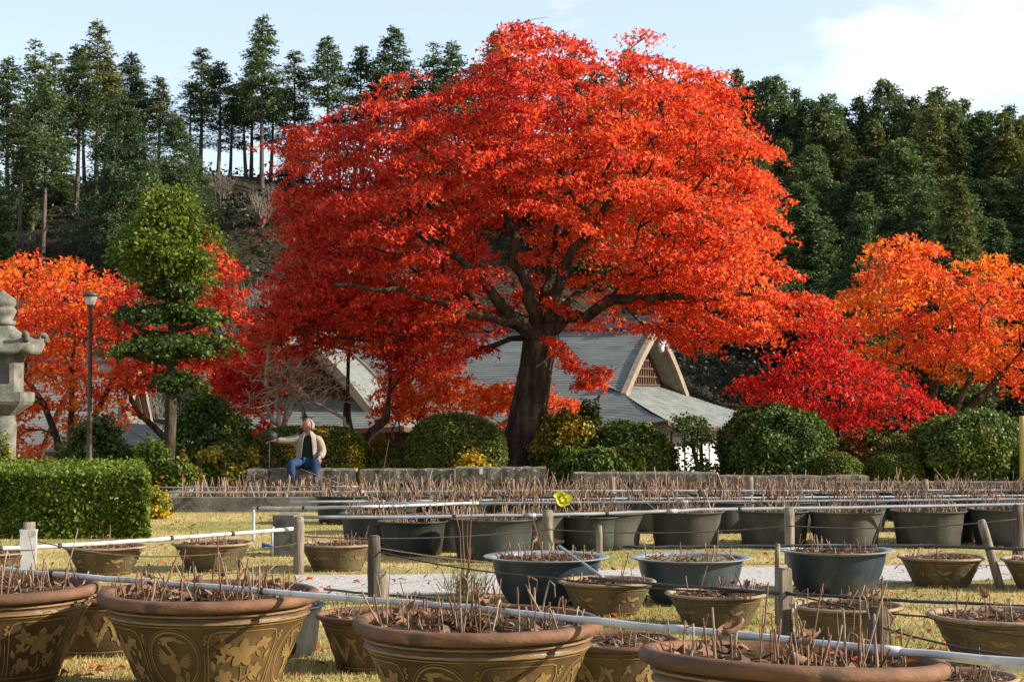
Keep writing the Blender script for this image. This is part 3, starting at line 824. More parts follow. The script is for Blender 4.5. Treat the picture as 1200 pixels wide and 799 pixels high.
# --- pale bare tree with knotted branches
def bare_tree():
    Y0 = 33.0; s0 = Y0 / F
    def q(px, py, dy=0.): return Vector(((px - 600) * s0, Y0 + dy, EYE + (HOR - py) * s0))
    base = q(331, 573); base.z = 0
    root = thing('bare_tree', 'bare pale-barked tree with knotted twisting branches behind the seated man', 'tree', tuple(base))
    mb = MB()
    def br(pts, r0, r1, n=7):
        P = []
        for i in range(len(pts) - 1):
            a, b = q(*pts[i]), q(*pts[i + 1])
            for k in range(4):
                P.append(a.lerp(b, k / 4) + Vector((random.gauss(0, .02),) * 3))
        P.append(q(*pts[-1]))
        rr = [r0 + (r1 - r0) * i / (len(P) - 1) for i in range(len(P))]
        mb.tube([p - base for p in P], [q_ * .62 for q_ in rr], n, caps=False, wob=.12)
    br([(331, 575), (330, 540), (329, 500)], .17, .13, 10)
    br([(329, 505), (316, 480), (312, 440), (318, 400), (326, 380)], .085, .04)
    br([(330, 505), (340, 480), (352, 462), (372, 470), (398, 490), (410, 500)], .075, .05)
    br([(329, 500), (322, 470), (328, 440, .3), (320, 415, .4)], .07, .03)
    br([(331, 502), (346, 470), (345, 440, -.3), (356, 425, -.4)], .06, .03)
    br([(330, 505), (336, 470, .4), (340, 450, .6)], .06, .03)
    br([(314, 450), (300, 445), (284, 438), (272, 432)], .035, .015)
    br([(318, 405), (300, 390), (284, 372), (272, 345), (258, 330)], .035, .012)
    br([(316, 490), (300, 480), (288, 455)], .035, .015)
    rs = random.Random(4)
    for _ in range(75):
        x, y = rs.uniform(318, 382), rs.uniform(422, 478); a = rs.uniform(0, 6.28); pts = [(x, y, rs.uniform(-.6, .6))]
        for k in range(6):
            a += rs.uniform(-1.3, 1.3); x += 9 * math.cos(a); y += 7 * math.sin(a); pts.append((x, y, pts[-1][2] + rs.uniform(-.1, .1)))
        br(pts, .022, .010, 4)
    mb.build('trunk', M['palebark'], root)
bare_tree()
#%%FOREST
# ------------------------------------------------------------------ forest on the hill
def conifer_mesh(H, crown_from, rmax, dens, seedv, leafm, top_pow=.8, gap=.0, droop=.25, ls=.27):
    """prototype: trunk mesh and crown mesh of a cypress H metres tall"""
    r_ = np.random.default_rng(seedv); rs = random.Random(seedv)
    mb = MB()
    bend = [rs.gauss(0, .12) for _ in range(2)]
    def ax(h): return np.array([bend[0] * math.sin(h / H * 3), bend[1] * math.sin(h / H * 2.3), h])
    tr = .0085 * H
    mb.tube([Vector(ax(H * k / 10)) - Vector((0, 0, .6 if k == 0 else 0)) for k in range(11)], [tr * (1.25 - 1.15 * k / 10) for k in range(11)], 7, caps=False)
    pos, head = [], []
    h = H * crown_from
    while h < H * .985:
        t_ = (h / H - crown_from) / (1 - crown_from)
        L_ = rmax * (1 - t_) ** top_pow * min(1, .45 + t_ * 3.0)
        nb = rs.randint(4, 7); ph = rs.uniform(0, 6.28)
        for b in range(nb):
            if rs.random() < gap: continue
            a = rs.uniform(0, 6.28); l = L_ * (rs.uniform(.5, 1.15) + .16 * math.sin(2 * a + h * .9 + seedv)) + .15
            d = np.array([math.cos(a), math.sin(a), rs.uniform(-.05, .35)])
            o_ = ax(h)
            mb.tube([Vector(o_), Vector(o_ + d * l * .85)], [.035, .01], 3, caps=False)
            n_ = max(6, int(dens * 1.9 * l))
            u = .15 + .85 * r_.random(n_) ** .55
            p = o_ + d[None] * (u * l)[:, None]
            p[:, 2] -= droop * (u * l) ** 2 / max(l, .5) * .6
            w = .09 * l + .10
            p += r_.normal(0, 1, (n_, 3)) * np.array([w, w, w * .7])
            pos.append(p); head.append(np.tile(d, (n_, 1)) + r_.normal(0, .55, (n_, 3)) + np.array([0, 0, -.25]))
        h += H * .018 * (1.25 - .5 * t_) * rs.uniform(.8, 1.2)
    pos = np.concatenate(pos); head = np.concatenate(head); n_ = len(pos)
    nr = unit(r_.normal(size=(n_, 3))) * .8 + np.array([0, 0, .5])
    V = leaves(pos, nr, head, ls * r_.uniform(.6, 1.2, n_), np.array([(0, 0, 0), (.24, .4, .04), (0, 1, -.15), (-.24, .4, .04)]))
    return mb, V
def make_proto(name, args, leafm):
    mb, V = conifer_mesh(*args)
    root = thing(name, 'conifer', 'tree')
    mb.build('trunk', M['cedarbark'], root)
    np_polys('crown', V, 4, leafm, root)
    return root
protos_tall = [make_proto('cypress_tree', (16, .42, 2.1, 22, 11, None, 1.0, .24), M['cypress']),
               make_proto('cypress_tree', (16, .50, 1.9, 20, 12, None, .95, .30), M['cypress_warm']),
               make_proto('cypress_tree', (16, .36, 2.4, 20, 13, None, 1.0, .36), M['cypress']),
               make_proto('cypress_tree', (16, .55, 1.8, 26, 14, None, .85, .12), M['cypress'])]
protos_full = [make_proto('cypress_tree', (16, .06, 3.1, 30, 21, None, .80, .05, .30), M['cypress']),
               make_proto('cypress_tree', (16, .08, 3.7, 28, 22, None, .60, .06, .38), M['cypress']),
               make_proto('cypress_tree', (16, .05, 2.9, 30, 23, None, .90, .05, .30), M['cypress_warm']),
               make_proto('cypress_tree', (16, .16, 3.9, 26, 24, None, .52, .06, .32), M['cypress'])]
used = set()
def plant(proto, px, top_py, Y, label, group, wide=1.0, zbase=None):
    X = (px - 600) / F * Y
    zt = EYE + (HOR - top_py) / F * Y
    zb = float(hill_z(X, Y)) if zbase is None else zbase
    h = max(4.0, zt - zb); k = h / 16
    kw = wide * (.55 + .45 * k)
    if proto.name in used:
        r = dup(proto)
    else:
        used.add(proto.name); r = proto
    r.location = (X, Y, zb); r.rotation_euler = (0, 0, random.uniform(0, 6.28)); r.scale = (kw, kw, k)
    r["label"] = label; r["group"] = group
    return r
GL = 'tall cypresses on the left ridge'
LL_ = 'tall thin cypress with a bare lower trunk among others on the left ridge'
left = [(6, 62, 112, 0), (35, 42, 108, 2), (48, 84, 102, 0), (62, 58, 116, 1), (87, 48, 110, 0), (97, 95, 118, 3), (110, 18, 112, 1), (121, 60, 117, 0), (135, 92, 108, 2), (151, 57, 116, 0), (166, 95, 119, 2), (182, 86, 114, 1), (222, 110, 119, 2), (233, 52, 117, 1), (254, 68, 115, 0), (268, 112, 120, 2), (287, 98, 119, 3), (293, 70, 121, 1), (306, 12, 114, 0), (316, 92, 120, 2), (343, 55, 117, 1), (355, 118, 119, 2), (380, 38, 115, 3), (398, 120, 120, 2), (424, 48, 117, 0), (440, 82, 120, 1), (462, 26, 116, 3), (484, 80, 119, 0), (506, 46, 118, 2), (528, 44, 116, 0), (556, 70, 118, 1), (580, 32, 117, 3), (622, 70, 118, 0), (676, 42, 118, 2), (700, 70, 119, 0), (738, 50, 118, 1), (770, 80, 120, 3), (-22, 70, 110, 2), (20, 120, 104, 1)]
special = {306: 'tallest cypress of the ridge, pointed, in the gap left of the huge red maple', 110: 'tallest cypress of the left cluster, olive green with a bare pale trunk', 380: 'small dense conical cypress just left of the top of the huge red maple', 462: 'cypress touching the left shoulder of the huge red maple', 580: 'cypress tip showing over the left of the red maple summit', 233: 'slim cypress standing left of the sky gap on the ridge'}
for (px, ty, Y, k) in left:
    plant(protos_tall[k], px, ty, Y, special.get(px, LL_), GL, 1.22)
plant(protos_full[3], 145, 122, 98, 'dark rounded full cypress standing in front of the left cluster', GL, .85)
plant(protos_full[1], 203, 132, 103, 'dark bushy cypress just above the tiered evergreen', GL, .8)
for (px, ty, Y) in ((178, 190, 100), (228, 175, 106), (25, 170, 108), (70, 180, 112), (345, 150, 118), (-10, 190, 100)):
    plant(protos_full[0], px, ty, Y, 'short dark green conifer low on the left slope', GL, .75)
GR = 'dense cypress wood on the right hillside'
LB, LM_, LF = ('dark cypress crown on the skyline of the right hillside wood', 'dark cypress in the middle of the dense right hillside wood', 'bushy cypress at the lower front of the right hillside wood')
env = [(800, 92), (836, 86), (866, 74), (902, 88), (934, 100), (972, 106), (1008, 110), (1040, 90), (1072, 106), (1102, 98), (1134, 112), (1158, 128), (1186, 116), (1216, 126), (1246, 118)]
i = 0
for (px, ty) in env + [(p_ + 17, t_ + 16) for (p_, t_) in env]:
    plant(protos_full[i % 4], px, ty + random.uniform(-3, 3), 136 + random.uniform(-4, 4), LB, GR, .95 + random.uniform(-.15, .2)); i += 1
for Y, lo, hi, n_, lab in ((128, 112, 165, 13, LM_), (119, 150, 215, 13, LM_), (109, 195, 265, 12, LM_), (98, 245, 315, 10, LF)):
    for k in range(n_):
        px = 790 + (k + .5) * 470 / n_ + random.uniform(-13, 13)
        if Y < 100 and px < 960: continue
        plant(protos_full[(i * 7 + k) % 4], px, random.uniform(lo, hi), Y + random.uniform(-3, 3), lab, GR, 1.15 + random.uniform(-.2, .25)); i += 1
plant(protos_full[2], 1120, 200, 92, 'broad warm green cypress standing out at the front of the right wood', GR, 1.2)
plant(protos_full[0], 1012, 250, 90, 'lone cypress lit along its edge above the crimson maple', GR, 1.0)
for k in range(15):
    plant(protos_full[k % 4], 470 + k * 24 + random.uniform(-8, 8), random.uniform(135, 210), 112 + random.uniform(-8, 6), 'dark cypress behind the huge red maple, seen only through gaps in its leaves', 'cypresses behind the huge maple', 1.2)
# bare brush, small coloured bushes and logs on the left slope
def brush_proto():
    root = thing('bare_shrub', 'x', 'shrub', group='leafless shrubs on the slope')
    mb = MB(); rs = random.Random(5)
    for _ in range(70):
        a = rs.uniform(0, 6.28); l = rs.uniform(1.2, 2.8); sp = rs.uniform(.1, .6)
        p = [Vector((0, 0, -.1))]
        for k in range(1, 5):
            p.append(Vector((math.cos(a) * sp * l * k / 4 + rs.gauss(0, .06), math.sin(a) * sp * l * k / 4 + rs.gauss(0, .06), l * k / 4)))
        mb.tube(p, [.035, .028, .02, .014, .006], 3, caps=False)
        for k in (2, 3):
            q = p[k] + Vector((rs.uniform(-.5, .5), rs.uniform(-.5, .5), rs.uniform(.3, .8)))
            mb.tube([p[k], q], [.014, .005], 3, caps=False)
    mb.build('stem', M['twig'], root)
    return root
bp = brush_proto()
spots = [(262, 300, 84), (275, 290, 90), (288, 296, 86), (300, 288, 92), (312, 300, 85), (322, 290, 90), (296, 312, 80), (276, 316, 80), (252, 306, 86), (72, 305, 84), (100, 300, 84)]
for i, (px, py, Y) in enumerate(spots):
    X = (px - 600) / F * Y
    o = bp if i == 0 else dup(bp)
    o.location = (X, Y, float(hill_z(X, Y))); o.rotation_euler = (0, 0, random.uniform(0, 6)); k = random.uniform(.8, 1.3); o.scale = (k, k, k)
    o["label"] = 'leafless grey brown shrub on the slope above the scarlet maple' if i < 9 else 'leafless twiggy shrub on the slope above the amber maple'
for k in range(58):
    px = random.uniform(-30, 330); Y = random.uniform(78, 112); X = (px - 600) / F * Y
    o = dup(bp); o.location = (X, Y, float(hill_z(X, Y))); o.rotation_euler = (0, 0, random.uniform(0, 6)); kk = random.uniform(.35, .85); o.scale = (kk * 1.3, kk * 1.3, kk)
    o["label"] = 'low leafless brush on the open slope between the left cypresses'; o["group"] = 'low brush on the left slope'
for (px, py, Y, l, rz, lab) in ((60, 268, 97, 3.2, .5, 'pale fallen log lying slanted on the far left slope'), (108, 262, 99, 2.6, -.6, 'short pale fallen log below the left cypress cluster'), (80, 292, 90, 2.8, 2.5, 'fallen log on the slope just above the amber maple'), (268, 240, 108, 2.4, .3, 'fallen log near the top of the slope below the sky gap')):
    X = (px - 600) / F * Y
    mb = MB(); d = Vector((math.cos(rz), math.sin(rz), .12)) * l
    mb.tube([(0, 0, .15), tuple(d * .5 + Vector((0, 0, .2))), tuple(d + Vector((0, 0, .15)))], [.14, .12, .08], 7)
    o = mb.build('fallen_log', M['palebark']); o.location = (X, Y, float(hill_z(X, Y))); tag(o, lab, 'log')

# ------------------------------------------------------------------ shrubs and hedges
def lump(nl=9, amp=.1, fr=3.0):
    D = rdir(nl); ph = rng.uniform(0, 6.28, nl); f = rng.uniform(.6, 1.4, nl) * fr
    return lambda d: 1 + amp * np.mean(np.sin((d @ D.T) * f + ph), axis=1) * 2
def shrub(label, px, Y, half_px, top_py, name='shrub', leafm=None, lsize=.07, n=9000, amp=.05, fr=4, depth=1.0, shape=OVAL, fuzz=.06, power=2.0, lm2=None, mix2=0.0, open_=0.0, group=None, base_z=0.0, cat='shrub'):
    s0 = Y / F
    c = Vector(((px - 600) * s0, Y, base_z)); rx = half_px * s0
    top = EYE + (HOR - top_py) * s0 - base_z
    root = thing(name, label, cat, tuple(c), 0, group)
    rz = top * .58; zc = top - rz; ry = rx * depth
    lsize *= .8; n = int(n * 1.35)
    if power == 2.0: amp *= 2.6; fuzz *= 1.7
    lf = lump(12, amp, fr)
    d = rdir(n); d[:, 2] = np.where(d[:, 2] < -.75, -d[:, 2], d[:, 2])
    dd = np.sign(d) * np.abs(d) ** (2 / power) if power != 2.0 else d
    if power != 2.0: dd = dd / (np.sum(np.abs(dd) ** power, axis=1, keepdims=True) ** (1 / power))
    if power == 2.0: lf2 = lump(14, amp * .8, fr * 2.6)
    rad = lf(d) * (lf2(d) if power == 2.0 else 1) * (1 - np.abs(rng.normal(0, fuzz + open_ * .35, n)) + rng.normal(0, fuzz * .3, n))
    pos = dd * rad[:, None] * np.array([rx, ry, rz]) + np.array([0, 0, zc])
    pos = pos[pos[:, 2] > .02]; d2 = unit(pos - np.array([0, 0, zc])); n2 = len(pos)
    V = leaves(pos, d2 * .7 + rdir(n2) * .8 + np.array([0, 0, .25]), rdir(n2) + d2 * .4, lsize * rng.uniform(.65, 1.3, n2), shape)
    mats = [leafm] + ([lm2] if lm2 else [])
    mi = None
    if lm2:
        nz = lump(10, 1.0, 7)(d2) - 1
        mi = (nz + rng.normal(0, .35, n2) > np.quantile(nz, 1 - mix2)).astype(np.int32)
    np_polys('foliage', V, len(shape), mats, root, mi)
    mb = MB(); rs = random.Random(int(px * 7 + Y))
    for k in range(9):
        a = rs.uniform(0, 6.28); rr = rs.uniform(.3, .75)
        e = Vector((math.cos(a) * rx * rr, math.sin(a) * ry * rr, zc + rz * rs.uniform(-.1, .7)))
        mb.tube([(e.x * .1, e.y * .1, -.05), tuple(e * .5 + Vector((0, 0, .05))), tuple(e)], [.03, .02, .008], 5, caps=False)
        for q in range(3):
            f_ = e * .6 + Vector((rs.uniform(-.3, .3) * rx, rs.uniform(-.3, .3) * ry, rs.uniform(.1, .3) * rz))
            mb.tube([tuple(e * .5 + Vector((0, 0, .05))), tuple(f_)], [.015, .006], 4, caps=False)
    mb.build('stem', M['bark'], root)
    return root
shrub('broad clipped azalea hedge behind the seated man, yellow green on top', 362, 32.2, 68, 500, 'hedge', M['clipped'], .06, 22000, .03, 3, .55, fuzz=.03, power=3.2, lm2=M['yellowleaf'], mix2=.06, cat='hedge')
shrub('big round clipped shrub left of the huge maple trunk', 535, 32.2, 60, 484, 'shrub', M['clipped'], .06, 17000, .03, 4, .9, fuzz=.035, power=2.3)
shrub('low shrub with yellow and rust leaves left of the big round clipped shrub', 455, 32.4, 34, 520, 'shrub', M['clipped'], .07, 6000, .08, 5, .8, lm2=M['rust'], mix2=.35)
shrub('small yellow leaved bush beneath the big round clipped shrub', 552, 31.2, 22, 528, 'shrub', M['yellowleaf'], .07, 900, .12, 6, .6, fuzz=.15, open_=.5)
shrub('straggly yellow green bush right against the huge maple trunk', 664, 32.6, 38, 486, 'shrub', M['clipped'], .08, 6500, .10, 6, .8, fuzz=.1, lm2=M['yellowleaf'], mix2=.28)
shrub('dark upright leafy bush poking above its neighbours right of the trunk', 690, 32.9, 16, 474, 'shrub', M['camellia'], .10, 2200, .14, 6, 1, fuzz=.12)
shrub('dense bright green bush between the maple trunk and the sparse little tree', 738, 32.4, 52, 500, 'shrub', M['camellia'], .075, 13000, .07, 6, .8, fuzz=.07, lm2=M['bright'], mix2=.25)
shrub('glossy dark green bush low under the dense bright green one', 690, 31.6, 44, 528, 'shrub', M['camellia'], .075, 7000, .08, 6, .6, fuzz=.08)
shrub('large dome shaped dark green shrub right of the temple roof', 905, 32.2, 66, 476, 'shrub', M['camellia'], .075, 20000, .07, 5, .9, fuzz=.06, lm2=M['topiary'], mix2=.35)
shrub('small low clipped mound right of the large dome shaped shrub', 981, 31.4, 32, 531, 'shrub', M['clipped'], .05, 8000, .03, 4, .9, fuzz=.03)
shrub('clipped dark mound left of the largest shrub at the right', 1046, 31.4, 36, 531, 'shrub', M['clipped'], .05, 9000, .03, 4, .9, fuzz=.03)
shrub('yellow and rust tinged shrub behind the two small clipped mounds', 1030, 33.0, 54, 505, 'shrub', M['clipped'], .07, 10000, .07, 5, .7, fuzz=.06, lm2=M['rust'], mix2=.4)
shrub('largest dark round shrub in front of the orange maple at the right', 1130, 31.8, 68, 480, 'shrub', M['camellia'], .075, 21000, .06, 5, .9, fuzz=.06, lm2=M['clipped'], mix2=.3)
shrub('sunlit yellow green bush at the right edge of the photo', 1204, 31.4, 26, 518, 'shrub', M['bright'], .08, 4500, .1, 6, .9, fuzz=.1)
shrub('leafy green bush at the foot of the tiered evergreen', 247, 32.4, 46, 462, 'shrub', M['bright'], .085, 11000, .10, 5, .9, fuzz=.08, lm2=M['topiary'], mix2=.45)
shrub('low yellow green bush between the tiered evergreen and the hedge', 268, 31.4, 38, 516, 'shrub', M['clipped'], .08, 5200, .10, 6, .7, fuzz=.1, lm2=M['yellowleaf'], mix2=.15)
shrub('small olive bush left of the tiered evergreen trunk', 180, 29.0, 22, 522, 'shrub', M['bright'], .075, 4000, .12, 6, .8, fuzz=.12, lm2=M['camellia'], mix2=.4)
shrub('small bush at the base of the tiered evergreen trunk', 212, 28.7, 22, 540, 'shrub', M['bright'], .075, 2600, .12, 6, .8, fuzz=.12, lm2=M['rust'], mix2=.2)
shrub('dark bush around the foot of the lamp post', 116, 32.6, 42, 494, 'shrub', M['camellia'], .09, 6000, .14, 5, .8, fuzz=.14)
shrub('yellow leaved bush spilling past the right end of the box hedge', 182, 23.4, 20, 572, 'shrub', M['yellowleaf'], .055, 2400, .14, 6, .9, fuzz=.16, open_=.3, lm2=M['bright'], mix2=.3)
shrub('yellow bush at the foot of the stone lantern', 4, 24.6, 16, 520, 'shrub', M['yellowleaf'], .06, 1800, .12, 6, .9, fuzz=.14, lm2=M['bright'], mix2=.4)
# sparse little tree in front of the white wall
def sparse_tree():
    Y0 = 32.0; s0 = Y0 / F
    def q(px, py, dy=0.): return Vector(((px - 600) * s0, Y0 + dy, EYE + (HOR - py) * s0))
    base = q(818, 560); base.z = 0
    T = []
    for (px, py, w, n_) in ((815, 500, 16, 10), (800, 498, 8, 3), (828, 506, 10, 4), (806, 520, 8, 3), (824, 540, 10, 4), (808, 548, 10, 4)):
        for _ in range(n_):
            T.append(tuple(q(px + random.gauss(0, w * .6), py + random.gauss(0, 6), random.gauss(0, .25))))
    stems = [([base, q(817, 545), q(812, 525), q(810, 508)], [.05, .045, .04, .03]), ([base + Vector((.06, .05, 0)), q(822, 540, .05), q(822, 520, .1), q(820, 505, .1)], [.045, .04, .035, .03])]
    small_tree('small_tree', 'sparse little tree with thin crooked stems before the white temple wall', 'tree', base, None, None, T, .2, 70, .06, M['topiary'], M['bark'], stems=stems, shape=OVAL)
sparse_tree()
# box hedge, left
def box_hedge():
    c0 = gnd(170, 632)
    x1 = c0.x; x0 = -10.5; y0, y1, h = c0.y + .1, c0.y + 4.6, .74
    root = thing('hedge', 'neatly clipped box hedge with a flat yellow green top at the left edge', 'hedge', ((x0 + x1) / 2, (y0 + y1) / 2, 0))
    off = np.array([(x0 + x1) / 2, (y0 + y1) / 2, 0])
    P, Nn = [], []
    def face(n_, f, nr):
        u, v = rng.random(n_), rng.random(n_)
        p = f(u, v); P.append(p - np.array(nr) * np.abs(rng.normal(0, .045, n_))[:, None] + rng.normal(0, .018, (n_, 3))); Nn.append(np.tile(nr, (n_, 1)))
    W, D = x1 - x0, y1 - y0
    rx = 5.2
    face(30000, lambda u, v: np.stack([x1 - u * rx, np.full_like(u, y0) + .03 * np.sin((x1 - u * rx) * 5), v * h], 1), (0, -1, 0))
    face(34000, lambda u, v: np.stack([x1 - u * 6.0, y0 + v * D, np.full_like(u, h) + .025 * np.sin((x1 - u * 6) * 4) * np.sin(v * 17)], 1), (0, 0, 1))
    face(14000, lambda u, v: np.stack([np.full_like(u, x1), y0 + u * D, v * h], 1), (1, 0, 0))
    # rounded shoulder and stray shoots
    n_ = 1400
    u = rng.random(n_); P.append(np.stack([x1 - u * 5.2, y0 + rng.random(n_) ** 2 * D, h + np.abs(rng.normal(0, .045, n_))], 1)); Nn.append(np.tile((0, 0, 1.), (n_, 1)))
    P = np.concatenate(P); Nn = np.concatenate(Nn); n_ = len(P)
    P[:, 0] -= np.clip((P[:, 1] - y0) / D, 0, 1) * .235 * D
    V = leaves(P, Nn * .6 + rdir(n_) * .8, rdir(n_) + Nn * .5 + np.array([0, 0, .3]), rng.uniform(.03, .06, n_), OVAL)
    np_polys('foliage', V - off, 6, M['box'], root)
    mb = MB(); mb.box((-1.2, 0, h / 2 - .04), (W - 1.5, D - .2, h - .14));  # solid dark core added inside the leaves to stop light leaking through
    mb.build('light_stop_core', M['wood_dark'], root)
box_hedge()
#%%BUILT
# ------------------------------------------------------------------ temple
def hip_gable(name, label, P0, a, b, Ln, D, z0, zf, zr, foot, g, rec, ground, course=.13, endwall=None, frontwall=None, both=True, pend=True, upc=.28):
    """Japanese hip-and-gable roofed building. P0 eave corner, a along the ridge, b across"""
    root = thing(name, label, 'building', (P0.x, P0.y, 0))
    O = Vector((P0.x, P0.y, 0)); a = a.normalized(); b = b.normalized()
    half = D / 2
    def prof(r):                       # height over run from the eave
        r = min(r, half)
        if r <= foot: 
            t_ = r / foot
            return z0 + (zf - z0) * (t_ * .86 + t_ * t_ * .14)
        t_ = (r - foot) / (half - foot)
        return zf + (zr - zf) * (t_ + .05 * math.sin(math.pi * t_))
    def pt(aa, bb, z): 
        q = a * aa + b * bb
        return Vector((q.x, q.y, z))
    def up(aa, run):
        e = min(aa, Ln - aa)
        return upc * max(0, 1 - e / 4.0) ** 2 * max(0, 1 - run / foot)
    roof = MB()
    # the two long slopes
    ncourse = int(half / course)
    def aedge(r): return r * g / foot if r <= foot else g
    for side in (0, 1):
        for i in range(ncourse):
            r0, r1 = half * i / ncourse, half * (i + 1) / ncourse
            n_ = 14
            V = []
            for (r, dz) in ((r0, .017), (r1, .0), (r0, 0.0)):
                e = aedge(r); e2 = Ln - e
                for k in range(n_ + 1):
                    aa = e + (e2 - e) * k / n_
                    # denser near the ends
                    aa = e + (e2 - e) * (k / n_)
                    bb = r if side == 0 else D - r
                    V.append(pt(aa, bb, prof(r) + dz + up(aa, r)))
            F_ = []
            m_ = n_ + 1
            for k in range(n_):
                F_.append((k, k + 1, m_ + k + 1, m_ + k))
                F_.append((k, k + 1, 2 * m_ + k + 1, 2 * m_ + k))
            roof.add(V, F_)
    # the skirts at the ends
    for end in ((0, 1) if both else (0,)):
        amax = rec
        nc = int(amax / (course * g / foot) / 1.0)
        nc = max(6, int(amax / course))
        for i in range(nc):
            t0, t1 = amax * i / nc, amax * (i + 1) / nc
            V = []; n_ = 10
            for (t_, dz) in ((t0, .017), (t1, 0), (t0, 0)):
                r = t_ * foot / g
                lo = min(r, foot + (t_ - g) * 0 if t_ > g else r); lo = min(lo, foot)
                zz = prof(lo) if t_ <= g else zf + (t_ - g) * (zf - z0) / g * .9
                for k in range(n_ + 1):
                    bb = lo + (D - 2 * lo) * k / n_
                    cu = upc * (max(0, 1 - (bb - lo) / 4.0) ** 2 + max(0, 1 - (D - lo - bb) / 4.0) ** 2) * max(0, 1 - t_ / g)
                    V.append(pt(t_ if end == 0 else Ln - t_, bb, zz + dz + cu))
            m_ = n_ + 1; F_ = []
            for k in range(n_):
                F_.append((k, k + 1, m_ + k + 1, m_ + k)); F_.append((k, k + 1, 2 * m_ + k + 1, 2 * m_ + k))
            roof.add(V, F_)
    ro = roof.build('roof', M['rooftile'], root)
    # eave fascia and soffit
    fs = MB()
    n_ = 24
    ringo, ringi = [], []
    for (p0, p1) in (((0, 0), (Ln, 0)), ((Ln, 0), (Ln, D)), ((Ln, D), (0, D)), ((0, D), (0, 0))):
        for k in range(n_):
            f = k / n_
            aa = p0[0] + (p1[0] - p0[0]) * f; bb = p0[1] + (p1[1] - p0[1]) * f
            e = max(min(aa, Ln - aa), min(bb, D - bb))
            cu = upc * max(0, 1 - e / 4.0) ** 2
            ringo.append(pt(aa, bb, z0 + cu - .003)); 
            ia = aa + (1.3 if aa < 1 else (-1.3 if aa > Ln - 1 else 0)); ib = bb + (1.3 if bb < 1 else (-1.3 if bb > D - 1 else 0))
            ringi.append((ia, ib, cu))
    m_ = len(ringo)
    V = ringo + [q + Vector((0, 0, -.13)) for q in ringo] + [pt(i_[0], i_[1], z0 - .05) for i_ in ringi]
    F_ = []
    for k in range(m_):
        k2 = (k + 1) % m_
        F_ += [(k, k2, m_ + k2, m_ + k), (m_ + k, m_ + k2, 2 * m_ + k2, 2 * m_ + k)]
    fs.add(V, F_)
    fs.build('eave', M['beam'], root)
    # walls
    for nm, mat, (a0, b0), (a1, b1) in (('front_wall', frontwall, (1.3, 1.3), (Ln - 1.3, 1.3)), ('end_wall', endwall, (1.3, 1.3), (1.3, D - 1.3)), ('back_wall', frontwall, (1.3, D - 1.3), (Ln - 1.3, D - 1.3)), ('far_wall', frontwall, (Ln - 1.3, 1.3), (Ln - 1.3, D - 1.3))):
        w = MB(); q0, q1 = pt(a0, b0, ground), pt(a1, b1, ground)
        hh = Vector((0, 0, z0 + .1 - ground))
        nrm = (q1 - q0).cross(Vector((0, 0, 1))).normalized() * .06
        w.add([q0 - nrm, q1 - nrm, q1 + nrm, q0 + nrm, q0 - nrm + hh, q1 - nrm + hh, q1 + nrm + hh, q0 + nrm + hh], [(0, 1, 2, 3), (4, 5, 6, 7), (0, 1, 5, 4), (1, 2, 6, 5), (2, 3, 7, 6), (3, 0, 4, 7)])
        wo_ = w.build(nm, mat, root)
        n_p = max(2, int((q1 - q0).length / 1.8))
        for k in range(n_p + 1):
            pm = MB(); c = q0.lerp(q1, k / n_p)
            for sgn in (1,):
                pm.box((c.x, c.y, (ground + z0) / 2), (.17, .17, z0 - ground + .02), math.atan2(a.y, a.x))
            pm.build('post', M['beam'], wo_)
    # gables
    for end in ((0, 1) if both else (0,)):
        sg = 1 if end == 0 else -1
        e0 = 0 if end == 0 else Ln
        gp = lambda t_, bb, z: pt(e0 + sg * t_, bb, z)
        gm = MB()
        tb = rec - .05
        gm.add([gp(tb, foot, zf - .1), gp(tb, D - foot, zf - .1), gp(tb, half, zr - .05)], [(0, 1, 2)])
        gw = gm.build('gable_wall', M['beam'], root)
        lt = MB()
        for k in range(-6, 7):
            bb = half + k * .32; top = zr - .2 - (zr - zf) * abs(k * .32) / (half - foot)
            zb0 = zf + .25
            if top > zb0 + .05:
                q = gp(tb - .06, bb, (top + zb0) / 2); lt.box(tuple(q), (.06, .06, top - zb0), math.atan2(a.y, a.x))
        for k in range(5):
            z = zf + .35 + k * .3; w = (half - foot) * (1 - (z - zf) / (zr - zf)) * 2 - .4
            if w > .2:
                q = gp(tb - .062, half, z); lt.box(tuple(q), (.05, w, .05), math.atan2(a.y, a.x))
        lt.build('lattice', M['beam'], gw)
        sill = MB(); q = gp(tb - .12, half, zf + .12); sill.box(tuple(q), (.16, (D - 2 * foot) * .86, .16), math.atan2(a.y, a.x)); sill.build('sill', M['barge'], gw)
        for side in (0, 1):
            bm_ = MB(); ns_ = 10
            V = []
            for k in range(ns_ + 1):
                r = foot - .15 + (half - foot + .15) * k / ns_
                bb = r if side == 0 else D - r
                zt = prof(max(r, 0)) + .09
                zt += .05 * math.sin(math.pi * k / ns_)
                wd = .36 - .08 * k / ns_
                for (tt, zz) in ((g - .14, zt), (g - .14, zt - wd), (g + .05, zt - wd), (g + .05, zt)):
                    V.append(gp(tt, bb, zz))
            F_ = []
            for k in range(ns_):
                for c in range(4): F_.append((k * 4 + c, k * 4 + (c + 1) % 4, (k + 1) * 4 + (c + 1) % 4, (k + 1) * 4 + c))
            F_ += [(0, 1, 2, 3), tuple(ns_ * 4 + c for c in range(4))]
            bm_.add(V, F_)
            # inner stepped board
            V2 = []
            for k in range(ns_ + 1):
                r = foot + .05 + (half - foot - .05) * k / ns_
                bb = r if side == 0 else D - r
                zt = prof(r) - .03
                for (tt, zz) in ((g + .06, zt), (g + .06, zt - .26), (rec - .1, zt - .26), (rec - .1, zt)):
                    V2.append(gp(tt, bb, zz))
            bm_.add(V2, F_)
            bm_.build('bargeboard', M['barge'], root)
